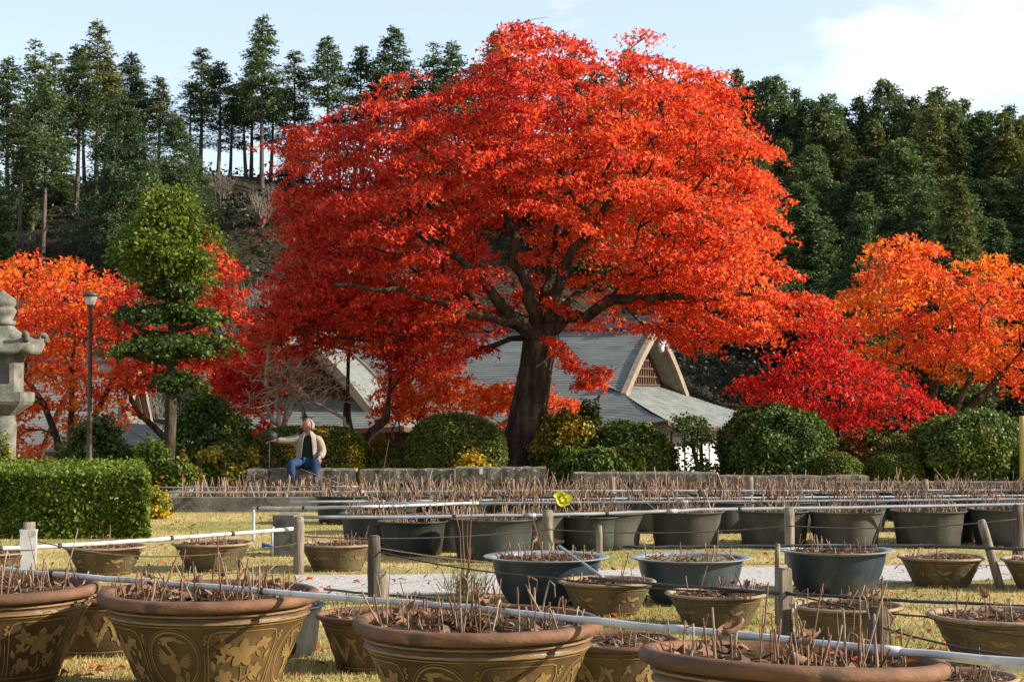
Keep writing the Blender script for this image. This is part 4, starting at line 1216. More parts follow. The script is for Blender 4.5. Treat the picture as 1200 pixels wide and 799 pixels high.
        if pend:
            pn = MB(); q = gp(g - .2, half, zr - .62)
            for (dx, dz, r_) in ((0, .1, .14), (-.12, 0, .11), (.12, 0, .11), (0, -.14, .12)):
                c = q + b * dx; pn.lathe([(.001, -r_), (r_ * .7, -r_ * .7), (r_, 0), (r_ * .7, r_ * .7), (.001, r_)], 12, 0, (c.x, c.y, c.z + dz))
            pn.build('gable_pendant', M['plaster'], root)
    rd = MB()
    c = pt(Ln / 2, half, 0); az = math.atan2(a.y, a.x)
    lr = Ln - 2 * g + .2
    rd.box((c.x, c.y, zr + .14), (lr, .5, .24), az); rd.box((c.x, c.y, zr + .32), (lr, .38, .12), az); rd.box((c.x, c.y, zr + .43), (lr + .1, .46, .10), az)
    for e in (g - .05, Ln - g + .05):
        q = pt(e, half, 0)
        for dx in (-.11, .11):
            w_ = q + b * dx; rd.box((w_.x, w_.y, zr + .55), (.16, .10, .62), az, taper=.8)
    rd.build('ridge', M['ridgetile'], ro)
    return root
r18 = R(20)
P0 = at(783, 503, 55.0)
z_at = lambda py, Y: EYE + (HOR - py) / F * Y
hip_gable('temple_hall', 'wide temple hall with a grey tiled hip and gable roof behind the huge maple', P0, Vector((-math.cos(r18), math.sin(r18), 0)), Vector((math.sin(r18), math.cos(r18), 0)), 19.0, 14.0, z_at(503, 55), 1.86, 4.25, 2.75, 2.3, 3.0, -2.6, endwall=M['plaster'], frontwall=M['redwall'])
P1 = Vector((-8.9, 48.0, 0))
hip_gable('temple_wing', 'smaller temple building whose dark gable faces forward behind the bare pale tree', P1, Vector((.06, 1, 0)), Vector((1, -.06, 0)), 9.0, 5.9, .78, 1.35, 3.3, 1.1, 1.0, 1.7, -2.6, endwall=M['redwall'], frontwall=M['redwall'], pend=False, upc=.12)
# further tiled roof seen through the left maples
P2 = Vector((-24.5, 50.0, 0))
hip_gable('temple_store', 'long low tiled building half hidden behind the amber maple', P2, Vector((1, .05, 0)), Vector((-.05, 1, 0)), 14.0, 8.0, .1, .9, 2.5, 1.6, 1.3, 1.8, -2.6, endwall=M['plaster'], frontwall=M['plaster'], pend=False, upc=.1)

# ------------------------------------------------------------------ benches, lantern, lamp post
def stone_bench(label, px0, px1, Y, top_py, hgt, solid, yaw=0.0):
    a = at(px0, top_py, Y); b = at(px1, top_py, Y)
    c = (a + b) / 2; Ln = (b - a).length
    root = thing('stone_bench', label, 'bench', (c.x, Y, 0), yaw)
    rs = random.Random(int(px0))
    mb = MB()
    z1 = a.z; th = hgt
    n_ = 14; V = []
    for k in range(n_ + 1):
        x = -Ln / 2 + Ln * k / n_
        for (yy, zz) in ((-.2, z1 - .025), (-.175, z1), (.2, z1), (.22, z1 - .03), (.22, z1 - th), (-.2, z1 - th)):
            V.append((x, yy + rs.gauss(0, .008), zz + rs.gauss(0, .006)))
    F_ = []
    for k in range(n_):
        for c_ in range(6): F_.append((k * 6 + c_, k * 6 + (c_ + 1) % 6, (k + 1) * 6 + (c_ + 1) % 6, (k + 1) * 6 + c_))
    F_ += [(0, 1, 2, 3, 4, 5), tuple(n_ * 6 + c_ for c_ in range(5, -1, -1))]
    mb.add(V, F_)
    mb.build('seat', M['bench'], root)
    if z1 - th > .04:
        for x in ((-.42, .0, .42) if Ln > 2 else (-.38, .38)):
            l = MB(); l.box((x * Ln, .01, (z1 - th) / 2 - .01), (.24, .30, z1 - th + .018)); l.build('leg', M['bench'], root)
    return root
stone_bench('solid stone bench the man sits on, spotted with pale lichen', 291, 418, 30.0, 549, .36, True)
stone_bench('long stone bench right of the seated man, before the big round clipped shrub', 423, 533, 30.0, 549, .24, True)
stone_bench('stone bench in front of the huge maple trunk with a small white tag', 534, 640, 29.6, 547, .27, True)
stone_bench('dark weathered bench between the maple trunk and the sparse little tree', 672, 838, 29.8, 553, .17, True)
stone_bench('dark weathered bench in front of the large dome shaped shrub', 842, 1016, 29.8, 557, .18, True)
t_ = MB(); q = at(564, 552, 29.37); t_.box((q.x, q.y, q.z), (.06, .012, .10)); tag(t_.build('tag', M['plaster']), 'small white tag on the stone bench before the maple trunk', 'tag')
mb = MB(); q = gnd(1085, 600); q.y = 28.5; q.x = at(1120, 560, 28.5).x
mb.box((q.x, 28.5, .13), (4.4, .5, .26)); tag(mb.build('kerb_stone', M['bench']), 'low stone kerb beneath the largest shrub at the right', 'kerb')

def lantern():
    Y0 = 26.5; s0 = Y0 / F
    base = Vector(((2 - 600) * s0, Y0, 0))
    root = thing('stone_lantern', 'tall weathered stone lantern with an upcurved roof at the left edge', 'lantern', tuple(base), R(20))
    zp = lambda py: EYE + (HOR - py) * s0
    def hexa(mb, prof, seg=6, smooth=False, rot=0.0):
        V, F_ = [], []
        for (r, z) in prof:
            for k in range(seg):
                a = 2 * math.pi * k / seg + rot; V.append((r * math.cos(a), r * math.sin(a), z))
        for i in range(len(prof) - 1):
            for k in range(seg):
                A_, B_ = i * seg + k, i * seg + (k + 1) % seg; F_.append((A_, B_, B_ + seg, A_ + seg))
        F_ += [tuple(range(seg - 1, -1, -1)), tuple(range((len(prof) - 1) * seg, len(prof) * seg))]
        mb.add(V, F_, 0, smooth)
    b_ = MB(); hexa(b_, [(.62, -.05), (.62, .14), (.5, .2), (.42, .3)]); b_.build('base', M['stone'], root)
    s_ = MB(); s_.lathe([(.26, .28), (.23, .5), (.225, .9), (.24, 1.25), (.22, 1.3), (.2, zp(480))], 24); s_.build('shaft', M['stone'], root)
    p_ = MB(); hexa(p_, [(.24, zp(486)), (.46, zp(474)), (.50, zp(470)), (.50, zp(460)), (.44, zp(459))]); p_.build('platform', M['stone'], root)
    f_ = MB(); hexa(f_, [(.34, zp(461)), (.33, zp(459.5)), (.33, zp(417)), (.36, zp(413))]); fb = f_.build('firebox', M['stone'], root)
    for k in (1, 4):
        a = 2 * math.pi * (k + .5) / 6 - R(0)
        w_ = MB(); c = Vector((math.cos(a), math.sin(a), 0)) * .285
        w_.box((c.x, c.y, zp(438)), (.02, .19, .30), a); w_.build('window', M['black'], fb)
    r_ = MB()
    seg = 36; V, F_ = [], []
    rings = [(.34, zp(414), 0), (.62, zp(416), .9), (.66, zp(411), 1.0), (.64, zp(404), 1.0), (.5, zp(404), .75), (.36, zp(397), .4), (.24, zp(388), .15), (.17, zp(381), 0)]
    for (r, z, cl) in rings:
        for k in range(seg):
            a = 2 * math.pi * k / seg
            h = ((a * 6 / (2 * math.pi)) % 1.0); cor = abs(h - .5) * 2          # 1 at a corner
            rr = r * (1 - .13 * cl * (1 - cor ** 1.5)); zz = z + .13 * cl * cor ** 4
            V.append((rr * math.cos(a), rr * math.sin(a), zz))
    for i in range(len(rings) - 1):
        for k in range(seg): F_.append((i * seg + k, i * seg + (k + 1) % seg, (i + 1) * seg + (k + 1) % seg, (i + 1) * seg + k))
    r_.add(V, F_, 0, True)
    ro = r_.build('roof', M['stone'], root)
    for k in range(6):
        a = 2 * math.pi * k / 6
        c_ = MB(); P = []
        for i in range(12):
            th = -1.0 + i * .42; rr = .075 * (1 - i * .055)
            P.append(Vector((math.cos(a), math.sin(a), 0)) * (.60 + rr * math.cos(th)) + Vector((0, 0, zp(403) + .10 + rr * math.sin(th))))
        c_.tube(P, [.042] * 6 + [.04, .036, .032, .03, .026, .022], 7); c_.build('curl', M['stone'], ro)
    n_ = MB(); n_.lathe([(.001, zp(382)), (.20, zp(381)), (.21, zp(377)), (.15, zp(375)), (.2, zp(368)), (.22, zp(364)), (.19, zp(361)), (.17, zp(360)), (.2, zp(358)), (.215, zp(354)), (.18, zp(349)), (.09, zp(345)), (.03, zp(341)), (.001, zp(339))], 24); n_.build('finial', M['stone'], root)
lantern()
def lamp_post():
    Y0 = 30.5; s0 = Y0 / F; base = Vector(((105.5 - 600) * s0, Y0, 0)); zp = lambda py: EYE + (HOR - py) * s0
    root = thing('street_lamp', 'slim dark brown lamp post with a tapered glass head before the amber maple', 'lamp post', tuple(base))
    m_ = MB(); m_.lathe([(.11, -.02), (.11, .08), (.055, .12), (.05, 1.2), (.06, 1.22), (.06, 1.3), (.042, 1.34), (.038, zp(362)), (.05, zp(361)), (.07, zp(357))], 14); m_.build('pole', M['lampmetal'], root)
    h_ = MB(); h_.lathe([(.07, zp(357)), (.085, zp(354)), (.12, zp(348))], 18); h_.build('shade', M['lampglass'], root)
    c_ = MB(); c_.lathe([(.12, zp(348)), (.145, zp(346.5)), (.14, zp(344)), (.05, zp(342)), (.001, zp(341.6))], 18); c_.build('cap', M['lampmetal'], root)
lamp_post()
# concrete edged bed with stubble at the left rear
a = gnd(172, 600)
mb = MB(); mb.box((2.2, a.y + .09, .10), (2 * (2.2 - a.x), .18, .22)); mb.box((a.x + .09, a.y + 2.0, .099), (.18, 3.6, .216))
bed = mb.build('planter_bed', M['concrete']); tag(bed, 'long low concrete edged bed full of dry lotus stubble at the rear left', 'planter')
mb = MB(); mb.add([(a.x + .18, a.y + .18, .16), (9.6, a.y + .18, .16), (9.6, a.y + 3.7, .16), (a.x + .18, a.y + 3.7, .16)], [(0, 1, 2, 3)])
mb.build('soil', M['soil'], bed)
def stubble_polys(P, hmin, hmax, w):
    """thin stalks as crossed slim prisms; (N,3) bases"""
    n_ = len(P); h = rng.uniform(hmin, hmax, n_) * np.where(rng.random(n_) < .12, 1.5, 1)
    lean = rng.normal(0, .22, (n_, 2)) + np.where(rng.random((n_, 1)) < .08, rng.normal(0, 1.2, (n_, 2)), 0)
    top = P + np.stack([lean[:, 0] * h, lean[:, 1] * h, h], 1)
    ang = rng.uniform(0, 6.28, n_)
    V = []
    for k in range(3):
        a0 = ang + 2.094 * k; a1 = ang + 2.094 * (k + 1)
        d0 = np.stack([np.cos(a0), np.sin(a0), 0 * a0], 1) * w; d1 = np.stack([np.cos(a1), np.sin(a1), 0 * a1], 1) * w
        V.append(np.stack([P + d0, P + d1, top + d1 * .7, top + d0 * .7], 1))
    return np.concatenate(V, 0).reshape(-1, 3)
n_ = 2600
P = np.stack([rng.uniform(a.x + .25, 9.4, n_), rng.uniform(a.y + .3, a.y + 3.6, n_), np.full(n_, .15)], 1)
o = np_polys('dry_stubble', stubble_polys(P, .06, .26, .009), 4, [M['stalk'], M['stalk_pale']], bed, rng.integers(0, 2, 3 * n_)); o["kind"] = 'stuff'
#%%POTS
# ------------------------------------------------------------------ pots
def stalk_meshes(mat, n_=9, seed0=3):
    res = []
    for k in range(n_):
        rs = random.Random(seed0 + k); mb = MB()
        h = 1.0; p = [Vector((0, 0, -.3))]; lean = Vector((rs.gauss(0, .14), rs.gauss(0, .14), 0))
        for i in range(1, 5):
            p.append(Vector((lean.x * i / 4 + rs.gauss(0, .012), lean.y * i / 4 + rs.gauss(0, .012), h * i / 4)))
        r0 = rs.uniform(.035, .05)
        rad = [r0, r0, r0 * .95, r0 * .9, r0 * .82]
        if k % 4 == 3:                                   # snapped and folded over
            p.append(p[-1] + Vector((rs.uniform(-.3, .3), rs.uniform(-.3, .3), -.10))); rad.append(r0 * .6)
            p.append(p[-1] + Vector((rs.uniform(-.15, .15), rs.uniform(-.15, .15), -.25))); rad.append(r0 * .45)
        mb.tube(p, rad, 6)
        o = mb.build('stalk_source', mat); res.append(o.data); bpy.data.objects.remove(o)
    return res
STALKS = stalk_meshes(M['stalk'], 9, 3) + stalk_meshes(M['stalk_pale'], 5, 40)
def curled_leaf_mesh(seed):
    rs = random.Random(seed); mb = MB(); n_ = 10; m_ = 7; V = []
    for i in range(n_ + 1):
        for j in range(m_ + 1):
            u = i / n_ * 2 - 1; v = j / m_ * 2 - 1
            w = math.sqrt(max(0, 1 - u * u * .8)); ang = v * 2.1
            V.append((u * .09 + rs.gauss(0, .004), math.sin(ang) * .045 * w + rs.gauss(0, .004), .05 - math.cos(ang) * .045 * w + .03 * u * u + rs.gauss(0, .005)))
    F_ = [(i * (m_ + 1) + j, i * (m_ + 1) + j + 1, (i + 1) * (m_ + 1) + j + 1, (i + 1) * (m_ + 1) + j) for i in range(n_) for j in range(m_)]
    mb.add(V, F_, 0, True); o = mb.build('curl_source', M['dryleaf']); d = o.data; bpy.data.objects.remove(o); return d
CURLS = [curled_leaf_mesh(s_) for s_ in (1, 2, 3)]

def profile_r(prof, z):
    for (r0, z0), (r1, z1) in zip(prof, prof[1:]):
        if z0 <= z <= z1: return r0 + (r1 - r0) * (z - z0) / max(z1 - z0, 1e-6)
    return prof[-1][0]
class Decor:
    """flat motifs laid on a pot wall as slightly raised glaze; u is arc length (m), v is height"""
    def __init__(s, mb, prof, m, rmid, lift=.0035): s.mb, s.prof, s.m, s.rm, s.l = mb, prof, m, rmid, lift
    def P(s, u, v):
        a = u / s.rm - math.pi / 2; r = profile_r(s.prof, v) + s.l
        return (r * math.cos(a), r * math.sin(a), v)
    def poly(s, pts):
        c = (sum(p[0] for p in pts) / len(pts), sum(p[1] for p in pts) / len(pts))
        mid = [((p[0] + c[0]) / 2, (p[1] + c[1]) / 2) for p in pts]; n = len(pts)
        V = [s.P(*p) for p in pts] + [s.P(*p) for p in mid] + [s.P(*c)]
        F_ = []
        for i in range(n):
            j = (i + 1) % n; F_ += [(i, j, n + j, n + i), (n + i, n + j, 2 * n)]
        s.mb.add(V, F_, s.m, True)
    def line(s, pts, w, w2=None):
        w2 = w if w2 is None else w2; V = []; n = len(pts)
        for i, p in enumerate(pts):
            a = pts[max(0, i - 1)]; b = pts[min(n - 1, i + 1)]; dx, dy = b[0] - a[0], b[1] - a[1]; l = math.hypot(dx, dy) or 1
            ww = (w + (w2 - w) * i / (n - 1)) / 2; V += [s.P(p[0] - dy / l * ww, p[1] + dx / l * ww), s.P(p[0] + dy / l * ww, p[1] - dx / l * ww)]
        s.mb.add(V, [(2 * i, 2 * i + 1, 2 * i + 3, 2 * i + 2) for i in range(n - 1)], s.m, True)
    def blob(s, u, v, ru, rv, rot=0, n=10, sq=1.0):
        P = []
        for k in range(n):
            a = 2 * math.pi * k / n; x, y = ru * math.cos(a), rv * math.sin(a) * (1 - .25 * math.cos(a) * sq)
            P.append((u + x * math.cos(rot) - y * math.sin(rot), v + x * math.sin(rot) + y * math.cos(rot)))
        s.poly(P)
    def flower(s, u, v, r, rot=0, np_=5):
        for k in range(np_):
            a = rot + 2 * math.pi * k / np_
            s.blob(u + math.cos(a) * r * .58, v + math.sin(a) * r * .58, r * .48, r * .34, a)
        s.blob(u, v, r * .15, r * .15)
    def leaf(s, u, v, l, rot, w=.32):
        P = []
        for k in range(7): f = k / 6; P.append((f * l, w * l * math.sin(math.pi * f) * .5))
        for k in range(5, 0, -1): f = k / 6; P.append((f * l, -w * l * math.sin(math.pi * f) * .5))
        s.poly([(u + x * math.cos(rot) - y * math.sin(rot), v + x * math.sin(rot) + y * math.cos(rot)) for (x, y) in P])
    def ring(s, u, v, ru, rv, w, a0=0, a1=2 * math.pi, n=40):
        s.line([(u + ru * math.cos(a0 + (a1 - a0) * k / n), v + rv * math.sin(a0 + (a1 - a0) * k / n)) for k in range(n + 1)], w)
    def band(s, v, w, amp=0.0):
        n = 120; C = 2 * math.pi * s.rm
        s.line([(C * k / n, v + amp * math.sin(k * 1.9)) for k in range(n + 1)], w)
    def bird(s, u, v, k=1.0):
        s.blob(u, v, .030 * k, .055 * k, .35)                              # body
        s.line([(u + .01 * k, v + .04 * k), (u - .012 * k, v + .08 * k), (u - .03 * k, v + .105 * k)], .022 * k, .012 * k)
        s.blob(u - .036 * k, v + .112 * k, .016 * k, .012 * k); s.leaf(u - .048 * k, v + .112 * k, .03 * k, math.pi, .3)
        for i in range(6):                                                 # wings
            s.leaf(u - .018 * k, v + .01 * k, (.105 - .008 * i) * k, 2.15 + i * .22, .2)
            s.leaf(u + .022 * k, v + .0 * k, (.10 - .008 * i) * k, .75 - i * .2, .2)
        for i in range(4): s.leaf(u + .01 * k, v - .04 * k, .07 * k, -1.9 + i * .28, .2)

BIG_H = .575
big_prof = [(.335, 0), (.352, .012), (.372, .06), (.405, .14), (.445, .23), (.482, .32), (.515, .40), (.536, .445), (.549, .452), (.549, .462), (.537, .469), (.541, .484), (.554, .490), (.554, .499), (.542, .506), (.544, .520)]
rim_prof = [(.543, .512), (.575, .514), (.598, .524), (.606, .545), (.600, .566), (.585, .576), (.556, .577), (.545, .571), (.541, .55), (.538, .46)]
def big_vessel():
    mb = MB()
    fine = []
    for (r0, z0), (r1, z1) in zip(big_prof, big_prof[1:]):
        k = 4 if z1 - z0 > .05 else 1
        for i in range(k): fine.append((r0 + (r1 - r0) * i / k, z0 + (z1 - z0) * i / k))
    fine.append(big_prof[-1]); fine = [(.001, .004)] + fine
    mb.lathe(fine, 80)
    d = Decor(mb, big_prof, 1, .48)
    d.band(.457, .011, .001); d.band(.4945, .009, .001); d.band(.438, .006); d.band(.06, .012); d.band(.09, .006)
    C = 2 * math.pi * .48
    for q in range(4):
        u0 = C * q / 4
        # medallion with a bird
        d.ring(u0, .255, .135, .158, .009); d.ring(u0, .255, .148, .172, .004)
        d.bird(u0, .235, 1.05); d.blob(u0 - .015, .375, .05, .014, .1); d.leaf(u0 + .01, .372, .07, -.25, .25)
        for i in range(3): d.leaf(u0 + .05 + i * .012, .12 + i * .004, .08, 1.1 + i * .3, .22)
        # panel with a flower spray
        uc = u0 + C / 8; hw = .185
        fr = [(uc - hw, .08)] + [(uc - hw + .0, .20), (uc - hw - .005, .36)] + [(uc - hw + .012, .402), (uc - hw + .04, .412), (uc + hw - .04, .412), (uc + hw - .012, .402), (uc + hw + .005, .36), (uc + hw, .2), (uc + hw, .08)]
        d.line([(a0 + (b0 - a0) * i / 5, a1 + (b1 - a1) * i / 5) for (a0, a1), (b0, b1) in zip(fr, fr[1:]) for i in range(5)] + [fr[-1]], .007)
        d.flower(uc + .0, .29, .080, .3); d.flower(uc - .115, .335, .042, .1, 4); d.flower(uc - .12, .265, .034, .9, 4); d.flower(uc + .12, .34, .04, .5, 4); d.flower(uc + .10, .19, .045, .2, 5); d.flower(uc - .10, .16, .05, .7, 5)
        d.line([(uc + .0, .22), (uc + .012, .16), (uc - .005, .09)], .009, .006); d.line([(uc - .02, .27), (uc - .07, .285), (uc - .11, .30)], .007, .004); d.line([(uc + .03, .30), (uc + .08, .315), (uc + .12, .33)], .007, .004)
        d.line([(uc + .01, .15), (uc + .06, .17), (uc + .10, .18)], .006); d.line([(uc, .13), (uc - .05, .15), (uc - .09, .16)], .006)
        for (du, v, l, rot) in ((-.07, .285, .06, 2.2), (-.06, .28, .05, -2.3), (.07, .31, .06, 1.0), (.075, .305, .055, -.8), (.05, .17, .06, 1.4), (.055, .165, .06, -.5), (-.05, .15, .055, 2.0), (.14, .25, .06, 1.2), (-.15, .20, .06, 1.9), (.0, .12, .05, 2.4), (.01, .11, .05, .6), (.15, .12, .05, 1.7), (-.155, .10, .05, 1.3)):
            d.leaf(uc + du, v, l, rot, .42)
        # small leaf sprigs between medallion and panel
        for su in (-1, 1):
            for i in range(4): d.blob(u0 + su * .168 + .008 * (i % 2), .37 + .014 * i - .02, .009, .007)
            d.line([(u0 + su * .16, .08), (u0 + su * .172, .2), (u0 + su * .166, .3)], .005)
    o = mb.build('vessel_source', [M['glaze'], M['gold']]); dta = o.data; bpy.data.objects.remove(o)
    mb = MB(); mb.lathe(rim_prof, 80); o = mb.build('rim_source', M['terracotta']); dr = o.data; bpy.data.objects.remove(o)
    return dta, dr
BIG_V, BIG_R = big_vessel()
def bowl_meshes(kind):
    """unit bowls: diameter 1 at the rim"""
    mb = MB(); rm = MB()
    if kind in ('bowl', 'dark_bowl'):
        h = .34 if kind == 'bowl' else .47
        prof = [(.30, 0), (.315, .015), (.345, h * .25), (.385, h * .5), (.425, h * .72), (.445, h * .84), (.452, h * .86), (.446, h * .89), (.455, h * .93)]
        mb.lathe([(.001, .004)] + prof, 56)
        d = Decor(mb, prof, 1, .39, .0045)
        d.band(h * .80, .010); d.band(h * .87, .008); d.band(h * .10, .010)
        C = 2 * math.pi * .39
        for q in range(5):
            u = C * q / 5; v = h * .45
            if kind == 'bowl':
                d.ring(u + .24, v + .0, .10, h * .26, .006)
                d.line([(u - .15, v + h * .22), (u - .13, v + h * .27), (u, v + h * .28), (u + .1, v + h * .27), (u + .12, v + h * .1)], .006)
                d.leaf(u, v, .10, .5, .4); d.leaf(u, v, .09, 2.4, .4); d.leaf(u + .01, v - .02, .08, -.5, .4); d.blob(u + .02, v + .02, .025, .02); d.leaf(u + .05, v + .03, .07, -.2, .35); d.leaf(u - .06, v, .07, 2.9, .35)
                d.leaf(u + .24, v - .02, .07, 1.2, .4); d.leaf(u + .24, v - .02, .06, 2.4, .4)
            else:
                pts = [(u - .2 + .4 * k / 24, v + h * .17 * math.sin(k * .62)) for k in range(25)]
                d.line(pts, .05, .018)
                for k in range(0, 24, 2): d.leaf(pts[k][0], pts[k][1], .055, 1.4 + .7 * math.sin(k * 1.7), .5); d.leaf(pts[k][0], pts[k][1], .05, -1.5 + .6 * math.cos(k), .5)
                d.blob(pts[0][0] - .01, pts[0][1] + .01, .04, .032)
        rm.lathe([(.452, h * .90), (.478, h * .905), (.497, h * .93), (.500, h * .965), (.490, h * .995), (.468, h), (.450, h * .985), (.440, h * .94), (.430, h * .8)], 56)
        mats, rmat = ([M['glaze_bowl'], M['gold_dim']], M['bowl_rim']) if kind == 'bowl' else ([M['glaze_dark'], M['gold_dim']], M['terracotta'])
    elif kind in ('blue', 'navy'):
        h = .37
        prof = [(.29, 0), (.305, .012), (.345, h * .2), (.385, h * .45), (.412, h * .7), (.424, h * .88), (.428, h * .95)]
        mb.lathe([(.001, .004)] + prof, 56)
        rm.lathe([(.426, h * .93), (.455, h * .945), (.492, h * .975), (.500, h * .99), (.492, h), (.455, h * .985), (.425, h * .985), (.413, h * .96), (.405, h * .8)], 56)
        mats, rmat = [M['blue'] if kind == 'blue' else M['navy']], M['blue_rim']
    else:
        h = .47
        prof = [(.385, 0), (.40, .015), (.418, h * .25), (.432, h * .5), (.442, h * .75), (.455, h * .9), (.470, h * .95)]
        mb.lathe([(.001, .004)] + prof, 48)
        rm.lathe([(.468, h * .945), (.49, h * .96), (.500, h * .985), (.49, h), (.47, h), (.455, h * .98), (.44, h * .9), (.43, h * .75)], 48)
        mats, rmat = ([M['tub']], M['tub']) if kind == 'tub' else ([M['tub_grey']], M['tub_grey'])
    o = mb.build('v', mats); dv = o.data; bpy.data.objects.remove(o)
    o = rm.build('r', rmat); dr = o.data; bpy.data.objects.remove(o)
    return dv, dr, h
KINDS = {k: bowl_meshes(k) for k in ('bowl', 'dark_bowl', 'blue', 'navy', 'tub', 'tub_grey')}
def soil_mesh(seed):
    rs = random.Random(seed); mb = MB(); V = [(0, 0, 0)]; nr, ns_ = 5, 28
    for i in range(1, nr + 1):
        for k in range(ns_):
            a = 2 * math.pi * k / ns_; V.append((math.cos(a) * i / nr, math.sin(a) * i / nr, rs.gauss(0, .022) * (i < nr)))
    F_ = [(0, 1 + k, 1 + (k + 1) % ns_) for k in range(ns_)]
    for i in range(nr - 1):
        for k in range(ns_): F_.append((1 + i * ns_ + k, 1 + i * ns_ + (k + 1) % ns_, 1 + (i + 1) * ns_ + (k + 1) % ns_, 1 + (i + 1) * ns_ + k))
    mb.add(V, F_, 0, True); return mb
o = soil_mesh(1).build('s', M['soil']); SOIL = o.data; bpy.data.objects.remove(o)
o = soil_mesh(2).build('s', M['algae']); ALGAE = o.data; bpy.data.objects.remove(o)
n_ = 150; aa_ = rng.uniform(0, 6.28, n_); rr_ = np.sqrt(rng.random(n_)) * .95
o = np_polys('l', leaves(np.stack([rr_ * np.cos(aa_), rr_ * np.sin(aa_), rng.uniform(.01, .05, n_)], 1), rdir(n_) * .7 + np.array([0, 0, 1]), rdir(n_), rng.uniform(.06, .16, n_), PALM), 6, [M['dryleaf'], M['litter']], None, (rng.random(n_) < .08).astype(np.int32)); LITTER = o.data; bpy.data.objects.remove(o)
def fill_pot(root, rin, zs, nst, hmin, hmax, thick, soil=None, curls=0, inv=1.0, seed=0, bulk=False):
    """soil and stubble of a pot; sizes in the pot's own metres; inv undoes the root's scale"""
    rs = random.Random(seed)
    s_ = link('soil', soil or SOIL, root); s_.location = (0, 0, zs); s_.scale = (rin, rin, rin)
    if not bulk:
        o = link('leaf_litter', LITTER, root); o.location = (0, 0, zs); o.scale = (rin, rin, rin); o.rotation_euler = (0, 0, rs.uniform(0, 6)); o['kind'] = 'stuff'
    if bulk:
        n_ = nst; a = rng.uniform(0, 6.28, n_); r = rin * .93 * np.sqrt(rng.random(n_))
        P = np.stack([r * np.cos(a), r * np.sin(a), np.full(n_, zs - .02)], 1)
        o = np_polys('dry_stubble', stubble_polys(P, hmin * inv, hmax * inv, .008 * inv), 4, [M['stalk'], M['stalk_pale']], root, rng.integers(0, 2, 3 * n_)); o["kind"] = 'stuff'
        return
    for i in range(nst):
        a = rs.uniform(0, 6.28); r = rin * .92 * math.sqrt(rs.random())
        h = rs.uniform(hmin, hmax) * (1.6 if rs.random() < .10 else 1.0) * (.55 if rs.random() < .3 else 1)
        o = link('stalk', rs.choice(STALKS), root)
        o.location = (r * math.cos(a), r * math.sin(a), zs); w = thick / .042 * rs.uniform(.7, 1.2)
        o.scale = (w * inv, w * inv, h * inv)
        tl = .2 if rs.random() < .78 else .75
        o.rotation_euler = (rs.gauss(0, tl), rs.gauss(0, tl), rs.uniform(0, 6.28))
    for i in range(curls):
        a = rs.uniform(0, 6.28); r = rin * .75 * math.sqrt(rs.random())
        o = link('dried_leaf', rs.choice(CURLS), root); o.location = (r * math.cos(a), r * math.sin(a), zs + rs.uniform(.02, .13) * inv)
        o.rotation_euler = (rs.uniform(-.6, .6), rs.uniform(-.6, .6), rs.uniform(0, 6.28)); k = rs.uniform(.3, .62) * inv; o.scale = (k, k, k)
def big_pot(px, rim_py, w_px, rot, label, nst=62, soil=None, curls=5, seed=0, name='flower_pot'):
    # distance where a rim at its own height shows at rim_py with this width
    k = BIG_H / 1.21
    Y = 2 * 1600 / ((rim_py - HOR) + k * w_px); D = w_px * Y / F
    s_ = D / 1.212
    root = thing(name, label, 'pot', ((px - 600) / F * Y, Y, 0), rot, 'large decorated lotus pots in the front row')
    root.scale = (s_, s_, s_)
    link('vessel', BIG_V, root); link('rim', BIG_R, root)
    fill_pot(root, .540, .528, int(nst * 1.25), .10, .24, .0050, soil, curls, 1 / s_, seed)
    return root
PB = [big_pot(-6, 683, 246, R(95), 'large decorated pot at the far left of the front row, cut by the picture edge', 62, None, 4, 11),
      big_pot(247, 690, 257, R(-13), 'large decorated pot with the golden bird medallion in full view', 66, None, 6, 12),
      big_pot(560, 722, 292, R(-20), 'large decorated pot with a terracotta rim at the bottom centre', 64, None, 6, 13),
      big_pot(922, 764, 362, R(10), 'nearest large decorated pot at the lower right, only rim and upper wall visible', 60, None, 6, 14)]
def small_pot(kind, px, rim_py, w_px, label, nst=26, rot=None, group='smaller lotus pots between the front and back rows', hmin=.06, hmax=.15, bulk=False, soil=None, Y=None, thick=.0045, seed=0, name=None, curls=0):
    dv, dr, h = KINDS[kind]
    if Y is None: Y = 3200 / ((rim_py - HOR) + h * w_px)
    D = w_px * Y / F
    nm = name or {'bowl': 'flower_bowl', 'dark_bowl': 'flower_pot', 'blue': 'glazed_bowl', 'navy': 'glazed_bowl', 'tub': 'lotus_tub', 'tub_grey': 'lotus_tub'}[kind]
    root = thing(nm, label, 'pot' if 'tub' not in kind else 'tub', ((px - 600) / F * Y, Y, 0), random.uniform(0, 6.28) if rot is None else rot, group)
    root.scale = (D, D, D)
    link('vessel', dv, root); link('rim', dr, root)
    rin = {'bowl': .436, 'dark_bowl': .436, 'blue': .408, 'navy': .408}.get(kind, .438)
    zs = h * {'bowl': .90, 'dark_bowl': .92, 'blue': .92, 'navy': .92}.get(kind, .92)
    fill_pot(root, rin, zs, nst, hmin, hmax, thick, soil, curls, 1 / D, seed or int(px * 3 + rim_py), bulk)
    return root
PB[3].rotation_euler = (R(-3), R(3), R(10))
small_pot('bowl', -6, 645, 86, 'shallow brown bowl half behind the white capped post at the left edge', 18)
small_pot('bowl', 125, 638, 97, 'shallow brown bowl nearest the right end of the box hedge', 26)
small_pot('bowl', 250, 634, 95, 'shallow brown bowl alone on the sunny grass left of the concrete block', 26)
small_pot('bowl', 396, 635, 92, 'shallow brown bowl just right of the concrete block, behind a wooden post', 26)
small_pot('blue', 640, 650, 148, 'blue grey glazed bowl with a wide flat rim, left of the other glazed ones', 34, curls=2)
